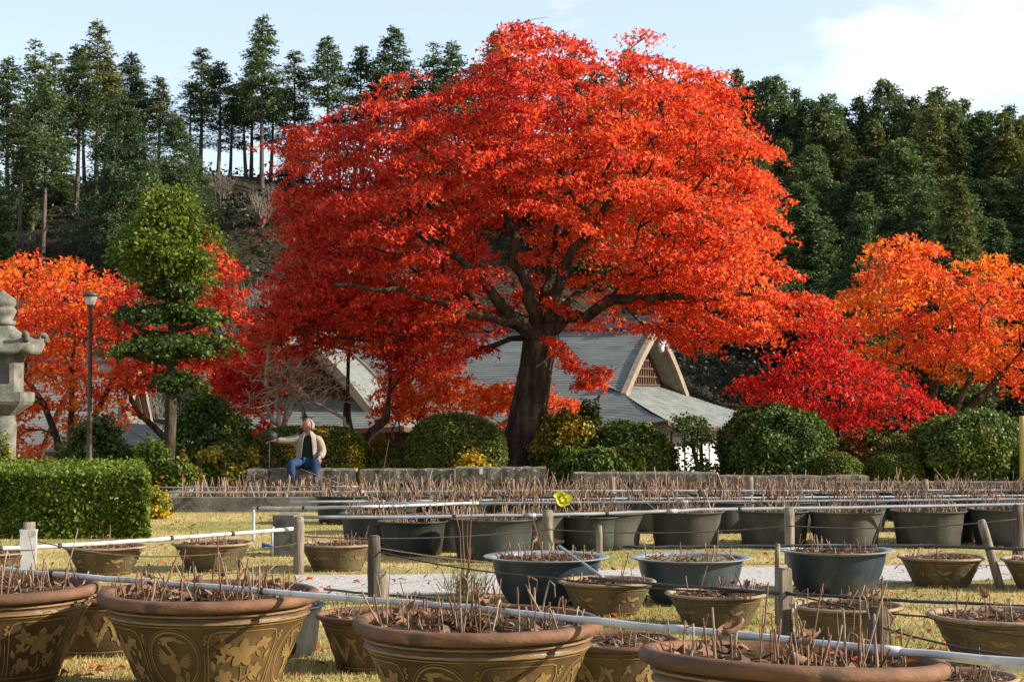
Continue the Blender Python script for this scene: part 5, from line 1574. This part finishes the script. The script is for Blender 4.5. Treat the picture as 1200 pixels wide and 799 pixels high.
small_pot('bowl', 711, 678, 115, 'brown bowl with a silver pipe leaning in it, before the blue grey glazed bowl', 14, curls=1)
small_pot('navy', 808, 651, 143, 'dark navy glazed bowl between the blue grey bowl and the widest post', 26, soil=ALGAE)
small_pot('bowl', 838, 692, 120, 'brown bowl with tall stalks in front of the dark navy glazed bowl', 26, curls=3)
small_pot('blue', 977, 642, 138, 'blue glazed bowl thick with stalks, right of the dark navy one', 44)
small_pot('bowl', 990, 706, 132, 'brown bowl behind the nearest large pot, beside the cracked grey post', 26, curls=2)
small_pot('bowl', 1101, 650, 102, 'brown bowl beside the leaning post, almost empty of stalks', 7)
small_pot('bowl', 1223, 653, 104, 'brown bowl cut by the right edge next to the leaning post', 22)
small_pot('bowl', 1168, 717, 166, 'larger brown bowl cut by the right edge, in front of the leaning post', 34, curls=2)
small_pot('dark_bowl', 118, 692, 150, 'dark pot wedged behind the gap between the two leftmost large pots', 22)
small_pot('tub', 322, 706, 122, 'greenish tub mostly hidden behind the bird medallion pot', 14, group='smaller lotus pots between the front and back rows', name='glazed_tub')
small_pot('dark_bowl', 440, 716, 138, 'dark pot with a golden scroll pattern left behind the bottom centre pot', 30)
small_pot('dark_bowl', 722, 746, 150, 'dark pot with a golden scroll pattern between the bottom centre pot and the nearest pot', 20)
small_pot('bowl', 1128, 788, 124, 'brown bowl at the bottom right under the end of the nearest pot', 16)
# back rows of tubs
GA = 'dark tubs in the front of the back rows'
ORD = ['first', 'second', 'third', 'fourth', 'fifth', 'sixth', 'seventh', 'eighth']
rowA = [(484, 609, 84), (578, 606, 104), (691, 603, 84), (800, 600, 84), (904, 598, 78), (992, 596, 82), (1107, 594, 82), (1203, 592, 80)]
TA = []
for i, (px, py, w) in enumerate(rowA):
    TA.append(small_pot('tub', px, py, w, ORD[i] + ' dark green tub from the left in the nearest of the back rows', 34, group=GA, hmin=.07, hmax=.16))
for r_i, (Y, kind, w, x0, x1, n_, lab) in enumerate(((18.75, 'tub_grey', 90, 440, 1270, 10, 'grey brown tub peeking between the dark green tubs of the nearest back row'), (21.0, 'tub', 76, 420, 1270, 12, 'tub in the middle back row, only rim and dry stalks showing'), (22.8, 'tub', 70, 400, 1280, 13, 'tub in the farthest back row, only dry stalks showing'))):
    for k in range(n_):
        px = x0 + (x1 - x0) * (k + .5 * (r_i % 2)) / (n_ - 1) + random.uniform(-6, 6)
        small_pot(kind, px, 590, w, lab, 105, group='tubs of the rows behind', Y=Y + random.uniform(-.12, .12) + (px - 800) * .0008, bulk=True, hmin=.04, hmax=.155)
# yellow lotus leaf on its stalk, growing from the third tub
def lotus_leaf():
    tub = TA[2]; D = tub.scale[0]
    q = at(658, 586, tub.location.y - .15)
    root = thing('lotus_leaf', 'last yellow lotus leaf standing above the third dark tub', 'leaf', (q.x, q.y, 0))
    mb = MB(); V = [(0, 0, 0)]; n_ = 22
    for (rr, dz) in ((.5, .012), (1, .045)):
        for k in range(n_):
            a = 2 * math.pi * k / n_; w = 1 + .08 * math.sin(3 * a) + .05 * math.sin(7 * a)
            V.append((.10 * rr * w * math.cos(a), .10 * rr * w * math.sin(a) * .9, dz + .02 * rr * math.sin(4 * a)))
    F_ = [(0, 1 + k, 1 + (k + 1) % n_) for k in range(n_)] + [(1 + k, 1 + (k + 1) % n_, 1 + n_ + (k + 1) % n_, 1 + n_ + k) for k in range(n_)]
    mb.add(V, F_, 0, True); o = mb.build('blade', M['lotusleaf'], root); o.location = (0, 0, q.z); o.rotation_euler = (R(62), R(10), .3)
    s_ = MB(); s_.tube([(.06, .02, .36), (.03, .015, .48), (0, .006, q.z - .01)], [.006, .005, .004], 6); s_.build('stalk', M['lotusleaf'], root)
lotus_leaf()

# ------------------------------------------------------------------ posts
def post(label, px, base_py, top_py, w_px, m='wood', round_=True, lean=(0, 0), cap=None, Y=None, name='wooden_post'):
    if Y is None: Y = EYE * F / (base_py - HOR)
    X = (px - 600) / F * Y; h = EYE + (HOR - top_py) / F * Y; r = w_px / 2 * Y / F
    rs = random.Random(int(px)); mb = MB()
    n_ = 6; P = [Vector((lean[0] * h * k / n_, lean[1] * h * k / n_, -.06 + (h + .06) * k / n_)) for k in range(n_ + 1)]
    mb.tube(P, [r * rs.uniform(.95, 1.06) for _ in range(n_)] + [r * .93], 10 if round_ else 4, wob=.06, smooth=round_)
    mb.tube([P[-1], P[-1] + Vector((lean[0] * .01, lean[1] * .01, .012))], [r * .93, r * .7], 10 if round_ else 4)
    o = mb.build(name, M[m]); o.location = (X, Y, 0); o.rotation_euler = (0, 0, rs.uniform(0, 3)) if lean == (0, 0) else (0, 0, 0)
    tag(o, label, 'post', 'wooden posts among the pots')
    return o
post('wooden post standing against the concrete block', 351, 671, 606, 13)
post('dark wooden post with two ropes tied on, left end of the gravel path', 439, 702, 628, 15, 'wood_dark')
post('shorter round topped post just before the dark roped one', 447, 706, 669, 17, 'wood')
post('post standing before the third dark tub, below the yellow lotus leaf', 642, 662, 598, 13)
post('post standing before the fifth dark tub of the nearest back row', 924, 660, 595, 12)
post('cracked grey post with a rope, beside the brown bowl behind the nearest pot', 918, 742, 666, 19, 'wood', False)
post('slim pale post directly behind the cracked grey post', 910, 730, 638, 7, 'wood')
post('dark round topped post between the nearest pot and the larger brown bowl', 1027, 793, 711, 26, 'wood_dark')
post('slanting post leaning to the left beside the almost empty bowl', 1172, 688, 610, 10, 'wood', True, (-.30, 0))
post('post near the right edge before the eighth dark tub', 1191, 662, 592, 13, 'wood_dark')
post('slim pale stake between the blue grey and dark navy bowls', 702, 664, 616, 7, 'wood')
for (px, ty, lab) in ((717, 559, 'far post in front of the bench left of the sparse little tree'), (601, 562, 'thin far stake in front of the maple trunk bench'), (878, 559, 'far post in front of the bench before the large dome shrub'), (1083, 562, 'far post in front of the largest shrub at the right')):
    post(lab, px, 578, ty, 8 if px != 601 else 4, 'wood', Y=24.2 if px != 601 else 23.6)
def capped_post():
    Y = 13.6; X = (36 - 600) / F * Y; zt = EYE + (HOR - 611) / F * Y; s0 = Y / F
    root = thing('wooden_post', 'wooden post with a white box clamped on it at the left edge', 'post', (X, Y, 0), .2, 'wooden posts among the pots')
    mb = MB(); mb.tube([(0, 0, -.05), (0, 0, .3), (0, 0, zt)], [8 * s0, 7.6 * s0, 7.2 * s0], 10, wob=.05); mb.build('shaft', M['wood'], root)
    mb = MB(); mb.box((0, -.045, zt - .14), (.125, .09, .14)); mb.box((0, -.04, zt - .065), (.135, .10, .018)); mb.box((0, -.04, zt - .31), (.115, .085, .19)); mb.build('bracket', M['pvc'], root)
capped_post()
# bamboo-yellow post at the right edge
post('yellow bamboo post at the right edge beside the sunlit bush', 1198, 575, 488, 9, 'bamboo', Y=31.0, name='bamboo_post')
def block():
    q = gnd(334, 652)
    root = thing('concrete_block', 'grey concrete block with a small blue tap on the grass', 'block', (q.x, q.y + .2, 0), R(-6))
    h = EYE - (603 - HOR) / F * q.y
    s0 = q.y / F
    mb = MB(); mb.box((0, 0, h / 2), (26 * s0, .4, h), 0, taper=.97); mb.build('body', M['concrete'], root)
    t_ = MB(); t_.tube([(-.1, -.26, .0), (-.1, -.26, .30)], .013, 8); t_.tube([(-.1, -.26, .30), (-.1, -.19, .30)], .013, 8); t_.build('riser_pipe', M['pvc_grey'], root)
    v_ = MB(); v_.tube([(-.17, -.27, .12), (-.09, -.27, .12)], .016, 8); v_.box((-.19, -.27, .12), (.03, .02, .05)); v_.build('tap', M['bluevalve'], root)
block()

# ------------------------------------------------------------------ pipes and ropes
def pipe(label, pts, r, m='pvc', joints=(), name='water_pipe', tapes=(), sag=0.0, cat='pipe'):
    root = thing(name, label, cat, tuple(pts[0]))
    o0 = Vector(pts[0]); mb = MB(); P = [Vector(p) - o0 for p in pts]
    fine = []
    for a_, b_ in zip(P, P[1:]):
        n_ = 8
        for k in range(n_): fine.append(a_.lerp(b_, k / n_) + Vector((0, 0, -(sag + .004) * math.sin(math.pi * k / n_) + random.gauss(0, .002))))
    fine.append(P[-1])
    mb.tube(fine, r, 10); mb.build('tube', M[m], root)
    tot = P[-1] - P[0]
    for f in joints:
        j = MB(); c = fine[min(len(fine) - 2, int(f * (len(fine) - 1)))]; fr = f * (len(fine) - 1) % 1; i_ = min(len(fine) - 2, int(f * (len(fine) - 1)))
        d = (fine[i_ + 1] - fine[i_]).normalized(); c = fine[i_].lerp(fine[i_ + 1], fr)
        j.tube([c - d * .06, c + d * .06], r * 1.3, 12); j.build('coupling', M[m], root)
    for f in tapes:
        j = MB(); i_ = min(len(fine) - 2, int(f * (len(fine) - 1))); fr = f * (len(fine) - 1) % 1
        d = (fine[i_ + 1] - fine[i_]).normalized(); c = fine[i_].lerp(fine[i_ + 1], fr)
        j.tube([c - d * .018, c + d * .018], r * 1.16, 10); j.build('tape', M['tape'], root)
    return root
def pz(px, py, z): return gnd(px, py, z)
pipe('white plastic pipe lying across all the large front pots', [pz(-60, 661, .60), pz(250, 687, .60), pz(560, 712, .60), pz(860, 743, .605), pz(1260, 780, .605)], .0165, 'pvc', (.70, .87), tapes=(.105, .3, .8))
pipe('thin white pipe just below the long one at the lower right', [pz(1090, 768, .36), pz(1260, 790, .36)], .013, 'pvc')
pipe('white pipe running from the capped post over the two left bowls to the concrete block', [pz(-40, 645, .34), pz(150, 634, .34), pz(346, 619, .34)], .019, 'pvc', (), tapes=(.1, .28, .62, .8))
a = gnd(297, 634)
pipe('white bent pipe rising from the grass and turning right over the back rows', [a, a + Vector((0, 0, .38)), pz(420, 594, .47), pz(560, 589, .47)], .017, 'pvc', (), tapes=(.35, .5))
pipe('long grey pipe lying along the nearest back row of dark tubs', [pz(352, 606, .46), pz(650, 603, .46), pz(820, 597, .47), pz(1260, 589, .47)], .017, 'pvc_grey', (.3, .6), tapes=(.2, .45, .7))
pipe('grey pipe along the second of the back rows', [at(420, 590, 19.6), at(800, 588, 19.5), at(1260, 584, 19.8)], .016, 'pvc_grey', (.5,))
pipe('pale pipe along the middle back row', [at(340, 588, 21.0), at(760, 584, 21.2), at(1260, 580, 21.6)], .015, 'pvc', (.4,))
pipe('pale pipe along the farthest back row', [at(168, 577, 24.9), at(600, 575, 23.6), at(1260, 574, 23.4)], .014, 'pvc', (.3,))
pipe('thin pipe across the stubble bed at the rear left', [at(170, 571, 26.5), at(420, 570, 26.4)], .012, 'pvc_grey')
pipe('black hose laid over the three glazed bowls', [pz(730, 641, .39), pz(880, 639, .39), pz(1090, 639, .38), pz(1260, 645, .38)], .013, 'hose', name='hose', cat='hose')
pipe('black hose laid over the row of brown bowls behind the nearest pot', [pz(690, 677, .285), pz(838, 689, .29), pz(990, 699, .29), pz(1120, 706, .29), pz(1260, 712, .30)], .011, 'hose', name='hose', cat='hose')
pipe('silver pipe slanting from the blue grey bowl down into the brown bowl', [at(655, 639, 13.6), at(706, 676, 12.9)], .012, 'pvc_grey')
pipe('black hose running from the roped posts behind the front pots', [pz(380, 690, .05), pz(480, 699, .05), pz(600, 708, .05)], .010, 'hose', name='hose', cat='hose')
def rope(label, pts, sag=.05):
    o0 = Vector(pts[0]); mb = MB(); P = []
    for a_, b_ in zip(pts, pts[1:]):
        for k in range(10): P.append(Vector(a_).lerp(Vector(b_), k / 10) + Vector((0, 0, -sag * 4 * (k / 10) * (1 - k / 10))) - o0)
    P.append(Vector(pts[-1]) - o0); mb.tube(P, .0065, 6)
    o = mb.build('rope', M['rope']); o.location = o0; tag(o, label, 'rope')
rope('brown rope slung from the dark roped post to the cracked grey post', [at(439, 645, 13.8), at(640, 676, 12.6), at(918, 694, 11.8)], .03)
rope('upper brown rope from the dark roped post toward the middle post', [at(439, 641, 13.8), at(642, 662, 16.7)], .03)
rope('brown rope from the cracked grey post sloping to the right edge', [at(918, 692, 11.75), at(1085, 722, 10.6), at(1250, 748, 9.6)], .03)
rope('lower brown rope from the dark round topped post to the right edge', [at(1027, 733, 9.8), at(1250, 775, 8.4)], .03)
rope('thin rope strung across the fronts of the dark tubs to the right edge', [at(351, 628, 15.9), at(642, 620, 16.6), at(924, 616, 16.6), at(1191, 608, 16.6)], .05)
rope('thin rope from the white capped post past the shallow bowls to the block', [at(36, 632, 13.6), at(180, 652, 14.5), at(351, 636, 15.9)], .03)

# dry weeds
def weed(label, px, base_py, tops, seed, tuft=30):
    q = gnd(px, base_py); rs = random.Random(seed); s0 = q.y / F
    root = thing('dry_weed', label, 'weed', tuple(q), 0, 'dry weeds')
    for (tx, ty) in tops:
        mb = MB(); e = Vector(((tx - px) * s0, rs.uniform(-.1, .1), (base_py - ty) * s0))
        mb.tube([(rs.gauss(0, .03), rs.gauss(0, .03), 0), tuple(e * .35 + Vector((rs.gauss(0, .03), 0, 0))), tuple(e * .7 + Vector((rs.gauss(0, .02), 0, 0))), tuple(e)], [.007, .006, .0045, .002], 5); mb.build('stem', M['stalk'], root)
    if tuft:
        n_ = tuft * 5; pos = np.stack([rng.normal(0, .10, n_), rng.normal(0, .08, n_), np.abs(rng.normal(0, .04, n_))], 1)
        hd = np.stack([rng.normal(0, .45, n_), rng.normal(0, .45, n_), np.ones(n_)], 1)
        V = leaves(pos, unit(np.cross(hd, rdir(n_))), hd, rng.uniform(.1, .34, n_), np.array([(.018, 0, 0), (-.018, 0, 0), (0, 1, 0)]))
        np_polys('blades', V, 3, M['grass'], root)
weed('tall dry weed with thin red stems and a grassy tuft on the gravel path', 545, 697, [(532, 592), (540, 585), (548, 610), (556, 560), (552, 640)], 1, 40)
weed('bare red stems standing in front of the blue grey glazed bowl', 640, 706, [(622, 596), (628, 640), (648, 606), (634, 660)], 2, 10)
weed('leaning dry twig rising from the stubble in front of the benches', 446, 590, [(456, 515)], 3, 0)
#%%PERSON
# ------------------------------------------------------------------ the seated man
def skin_mesh(name, verts, edges, radii, mat, parent, sub=2):
    me = bpy.data.meshes.new(name); me.from_pydata(verts, edges, []); me.update()
    o = bpy.data.objects.new(name, me); COL.objects.link(o)
    md = o.modifiers.new('skin', 'SKIN')
    sv = me.skin_vertices[0].data
    for i, r_ in enumerate(radii):
        sv[i].radius = r_ if hasattr(r_, '__len__') else (r_, r_)
    sv[0].use_root = True
    md.use_smooth_shade = True
    sb = o.modifiers.new('sub', 'SUBSURF'); sb.levels = sub; sb.render_levels = sub
    dg = bpy.context.evaluated_depsgraph_get(); ev = o.evaluated_get(dg)
    nm = bpy.data.meshes.new_from_object(ev); nm.name = name
    bpy.data.objects.remove(o)
    nm.materials.clear(); nm.materials.append(mat)
    nm.polygons.foreach_set('use_smooth', [True] * len(nm.polygons))
    return link(name, nm, parent)
def man():
    q = at(361, 549, 29.9)
    root = thing('person', 'grey haired man in beige jacket and jeans seated on the bench, arm on a stick', 'person', (q.x, 29.9, 0))
    zs = q.z
    H_ = (-.005, -.06, zs + .735)        # head centre
    sh = zs + .54
    # one continuous body: root at the pelvis
    V = [(0, .02, zs + .10), (0, .03, zs + .28), (0, .02, zs + .46), (0, 0, sh + .03), (0, -.02, sh + .09),           # 0-4 pelvis..neck
         (.165, .0, sh - .04), (.25, -.05, sh - .25), (.215, -.22, zs + .19),                                                # 5-7 his left arm (viewer's right)
         (-.165, .0, sh - .035), (-.36, -.06, sh - .045), (-.575, -.12, sh - .045),                                             # 8-10 right arm to the stick
         (.11, -.02, zs + .09), (.20, -.44, zs + .10), (.15, -.40, .10), (.16, -.52, .045),                            # 11-14 left leg
         (-.11, -.02, zs + .09), (-.27, -.42, zs + .10), (-.20, -.40, .10), (-.23, -.52, .045)]                        # 15-18 right leg
    E = [(0, 1), (1, 2), (2, 3), (3, 4), (3, 5), (5, 6), (6, 7), (3, 8), (8, 9), (9, 10), (0, 11), (11, 12), (12, 13), (13, 14), (0, 15), (15, 16), (16, 17), (17, 18)]
    Rr = [(.14, .11), (.13, .10), (.14, .09), (.06, .05), (.05, .05), .045, .04, .03, .045, .04, .03, .08, .06, .042, .035, .08, .06, .042, .035]
    # head and face on the same skeleton
    V += [(-.005, -.035, sh + .14), H_, (-.005, -.05, zs + .875)]
    E += [(4, 19), (19, 20), (20, 21)]; Rr += [(.07, .075), (.105, .118), (.088, .098)]
    # hands: palm and five fingers each
    def hand(wi, w, d, side, k=1.0):
        d = Vector(d).normalized(); up_ = Vector((0, 0, 1)); sd = d.cross(up_).normalized() * side
        c = Vector(w) + d * .055 * k; pi_ = len(V); V.append(tuple(c)); E.append((wi, pi_)); Rr.append((.03, .018))
        for i, (off, ln) in enumerate(((-.030, .062), (-.010, .072), (.010, .068), (.030, .052))):
            b_ = c + sd * off + d * .03; t1 = b_ + d * ln * .55 + Vector((0, 0, -.012)); t2 = t1 + d * ln * .3 + Vector((0, 0, -.035))
            n0 = len(V); V.extend([tuple(b_), tuple(t1), tuple(t2)]); E.extend([(pi_, n0), (n0, n0 + 1), (n0 + 1, n0 + 2)]); Rr.extend([.0095, .009, .0075])
        b_ = c - sd * .032 - d * .01; t1 = b_ - sd * .022 + d * .03 + Vector((0, 0, -.01)); t2 = t1 + d * .025 + Vector((0, 0, -.018))
        n0 = len(V); V.extend([tuple(b_), tuple(t1), tuple(t2)]); E.extend([(pi_, n0), (n0, n0 + 1), (n0 + 1, n0 + 2)]); Rr.extend([.012, .010, .008])
    hand(7, V[7], (-.12, -1, -.35), 1); hand(10, V[10], (-1, -.15, -.1), -1)
    skin_mesh('body', V, E, Rr, M['skin'], root, 2)
    hx, hy, hz = H_
    fr = Matrix.Rotation(R(-62), 3, 'Z')                    # turned to the viewer's left
    def fp(x, y, z): 
        v = fr @ Vector((x, y, z)); return (hx + v.x, hy + v.y, hz + v.z)
    nb = MB(); nb.tube([fp(0, -.088, .03), fp(0, -.118, -.012), fp(0, -.096, -.03)], [.010, .017, .013], 8)
    nb.build('nose', M['skin'], root)
    for sx in (-1, 1):
        er = MB(); er.lathe([(.001, -.03), (.014, -.022), (.02, 0), (.014, .022), (.001, .03)], 10, 0, fp(sx * .088, .01, 0)); er.build('ear', M['skin'], root)
    for sx in (-1, 1):
        eb = MB(); eb.lathe([(.001, -.009), (.008, -.005), (.010, 0), (.008, .005), (.001, .009)], 8, 0, fp(sx * .034, -.083, .022)); eb.build('eye', M['black'], root)
    mo = MB(); mo.tube([fp(-.025, -.082, -.052), fp(0, -.092, -.05), fp(.025, -.082, -.052)], [.004, .006, .004], 6); mo.build('mouth', M['redwall'], root)
    hb = MB(); Vh, Fh = [], []; n_ = 24; ph0 = 12
    keepv = []
    for i in range(ph0 + 1):
        el = math.pi * (.5 - .68 * i / ph0)
        for k in range(n_):
            az = 2 * math.pi * k / n_; x, y, z = math.cos(el) * math.sin(az), -math.cos(el) * math.cos(az), math.sin(el)
            wv = 1 + .03 * math.sin(az * 5 + el * 7)
            Vh.append(fp(x * .094 * wv, y * .106 * wv + .008, z * .112 + .018)); keepv.append((y > .12 - .5 * max(0, z - .55)) or (z > .80))
    for i in range(ph0):
        for k in range(n_):
            f_ = (i * n_ + k, i * n_ + (k + 1) % n_, (i + 1) * n_ + (k + 1) % n_, (i + 1) * n_ + k)
            if all(keepv[q_] for q_ in f_): Fh.append(f_)
    hb.add(Vh, Fh, 0, True); ho = hb.build('hair', M['hair'], root)
    hm_ = ho.modifiers.new('thick', 'SOLIDIFY'); hm_.thickness = .012
    # clothes
    skin_mesh('shirt', [(0, .0, zs + .12), (0, .0, zs + .28), (0, -.01, zs + .44), (0, -.005, sh + .02), (0, -.02, sh + .07)], [(0, 1), (1, 2), (2, 3), (3, 4)], [(.155, .125), (.15, .125), (.14, .12), (.09, .085), (.06, .06)], M['shirt'], root, 2)
    # jacket: two open fronts, a back and sleeves, as one shell
    def jrow(z, w, d, open_, yo=0.0, n=14):
        P = []
        for k in range(n + 1):
            a = -math.pi / 2 + open_ + (2 * math.pi - 2 * open_) * k / n
            P.append((w * math.cos(a), d * math.sin(a) + yo, z))
        return P
    rows = [jrow(zs + .06, .225, .175, .62, .02), jrow(zs + .2, .215, .17, .50, .015), jrow(zs + .36, .215, .165, .42, .01), jrow(zs + .48, .215, .15, .36, .005), jrow(sh + .015, .19, .125, .34, .0), jrow(sh + .075, .10, .095, .42, -.005), jrow(sh + .115, .082, .085, .55, -.01)]
    jb = MB(); V_ = [p for rw in rows for p in rw]; n_ = 15
    jb.add(V_, [(i * n_ + k, i * n_ + k + 1, (i + 1) * n_ + k + 1, (i + 1) * n_ + k) for i in range(len(rows) - 1) for k in range(14)], 0, True)
    jo = jb.build('jacket', M['jacket'], root)
    sm = jo.modifiers.new('thick', 'SOLIDIFY'); sm.thickness = .016
    sm2 = jo.modifiers.new('sub', 'SUBSURF'); sm2.levels = 1; sm2.render_levels = 2
    for nm, pts, rr in (('sleeve', [(.10, .0, sh + .0), (.19, -.01, sh - .045), (.262, -.04, sh - .25), (.245, -.12, sh - .30), (.217, -.2, zs + .205)], [.09, .09, .075, .068, .054]), ('sleeve', [(-.10, .0, sh + .0), (-.21, -.02, sh - .025), (-.37, -.06, sh - .045), (-.55, -.115, sh - .045)], [.09, .085, .07, .052])):
        skin_mesh(nm, pts, [(i, i + 1) for i in range(len(pts) - 1)], rr, M['jacket'], jo, 2)
    skin_mesh('trousers', [(0, .02, zs + .10), (.10, -.03, zs + .095), (.195, -.43, zs + .10), (.18, -.44, zs - .06), (.15, -.40, .09), (-.10, -.03, zs + .095), (-.26, -.41, zs + .10), (-.235, -.43, zs - .06), (-.20, -.40, .09)], [(0, 1), (1, 2), (2, 3), (3, 4), (0, 5), (5, 6), (6, 7), (7, 8)], [(.15, .12), .105, .085, .08, .07, .105, .085, .08, .07], M['denim'], root, 2)
    for x in (.155, -.215):
        skin_mesh('shoe', [(x, -.38, .06), (x, -.46, .055), (x, -.56, .042)], [(0, 1), (1, 2)], [.05, .052, .04], M['shoe'], root, 2)
    # stick and cap
    w = Vector(V[10]) + Vector(root.location)
    sx, sy = w.x - .085, w.y - .03
    mb = MB(); mb.tube([(0, 0, 0), (0, 0, .45), (0, 0, w.z + .10)], [.011, .012, .013], 8)
    o = mb.build('walking_stick', M['black']); o.location = (sx, sy, 0); tag(o, 'dark walking stick held upright by the seated man', 'stick')
    cb = MB(); V_, n_ = [], 18
    for (r_, z_) in ((.105, -.01), (.11, .02), (.10, .06), (.065, .095), (.001, .105)):
        for k in range(n_): V_.append((r_ * math.cos(2 * math.pi * k / n_), r_ * .85 * math.sin(2 * math.pi * k / n_), z_))
    cb.add(V_, [(i * n_ + k, i * n_ + (k + 1) % n_, (i + 1) * n_ + (k + 1) % n_, (i + 1) * n_ + k) for i in range(4) for k in range(n_)], 0, True)
    cb.add([(.09 * math.cos(a_), -.06 - .09 * abs(math.sin(a_)), -.008) for a_ in [math.pi * k / 8 for k in range(9)]] + [(.09 * math.cos(a_), -.06 - .09 * abs(math.sin(a_)), .004) for a_ in [math.pi * k / 8 for k in range(9)]], [tuple(range(9)), tuple(range(9, 18))] + [(k, k + 1, k + 10, k + 9) for k in range(8)])
    o = cb.build('cap', M['black']); o.location = (sx + .03, sy + .03, w.z + .06); o.rotation_euler = (.2, 0, .4); tag(o, 'black cap hung on top of the walking stick', 'cap')
man()
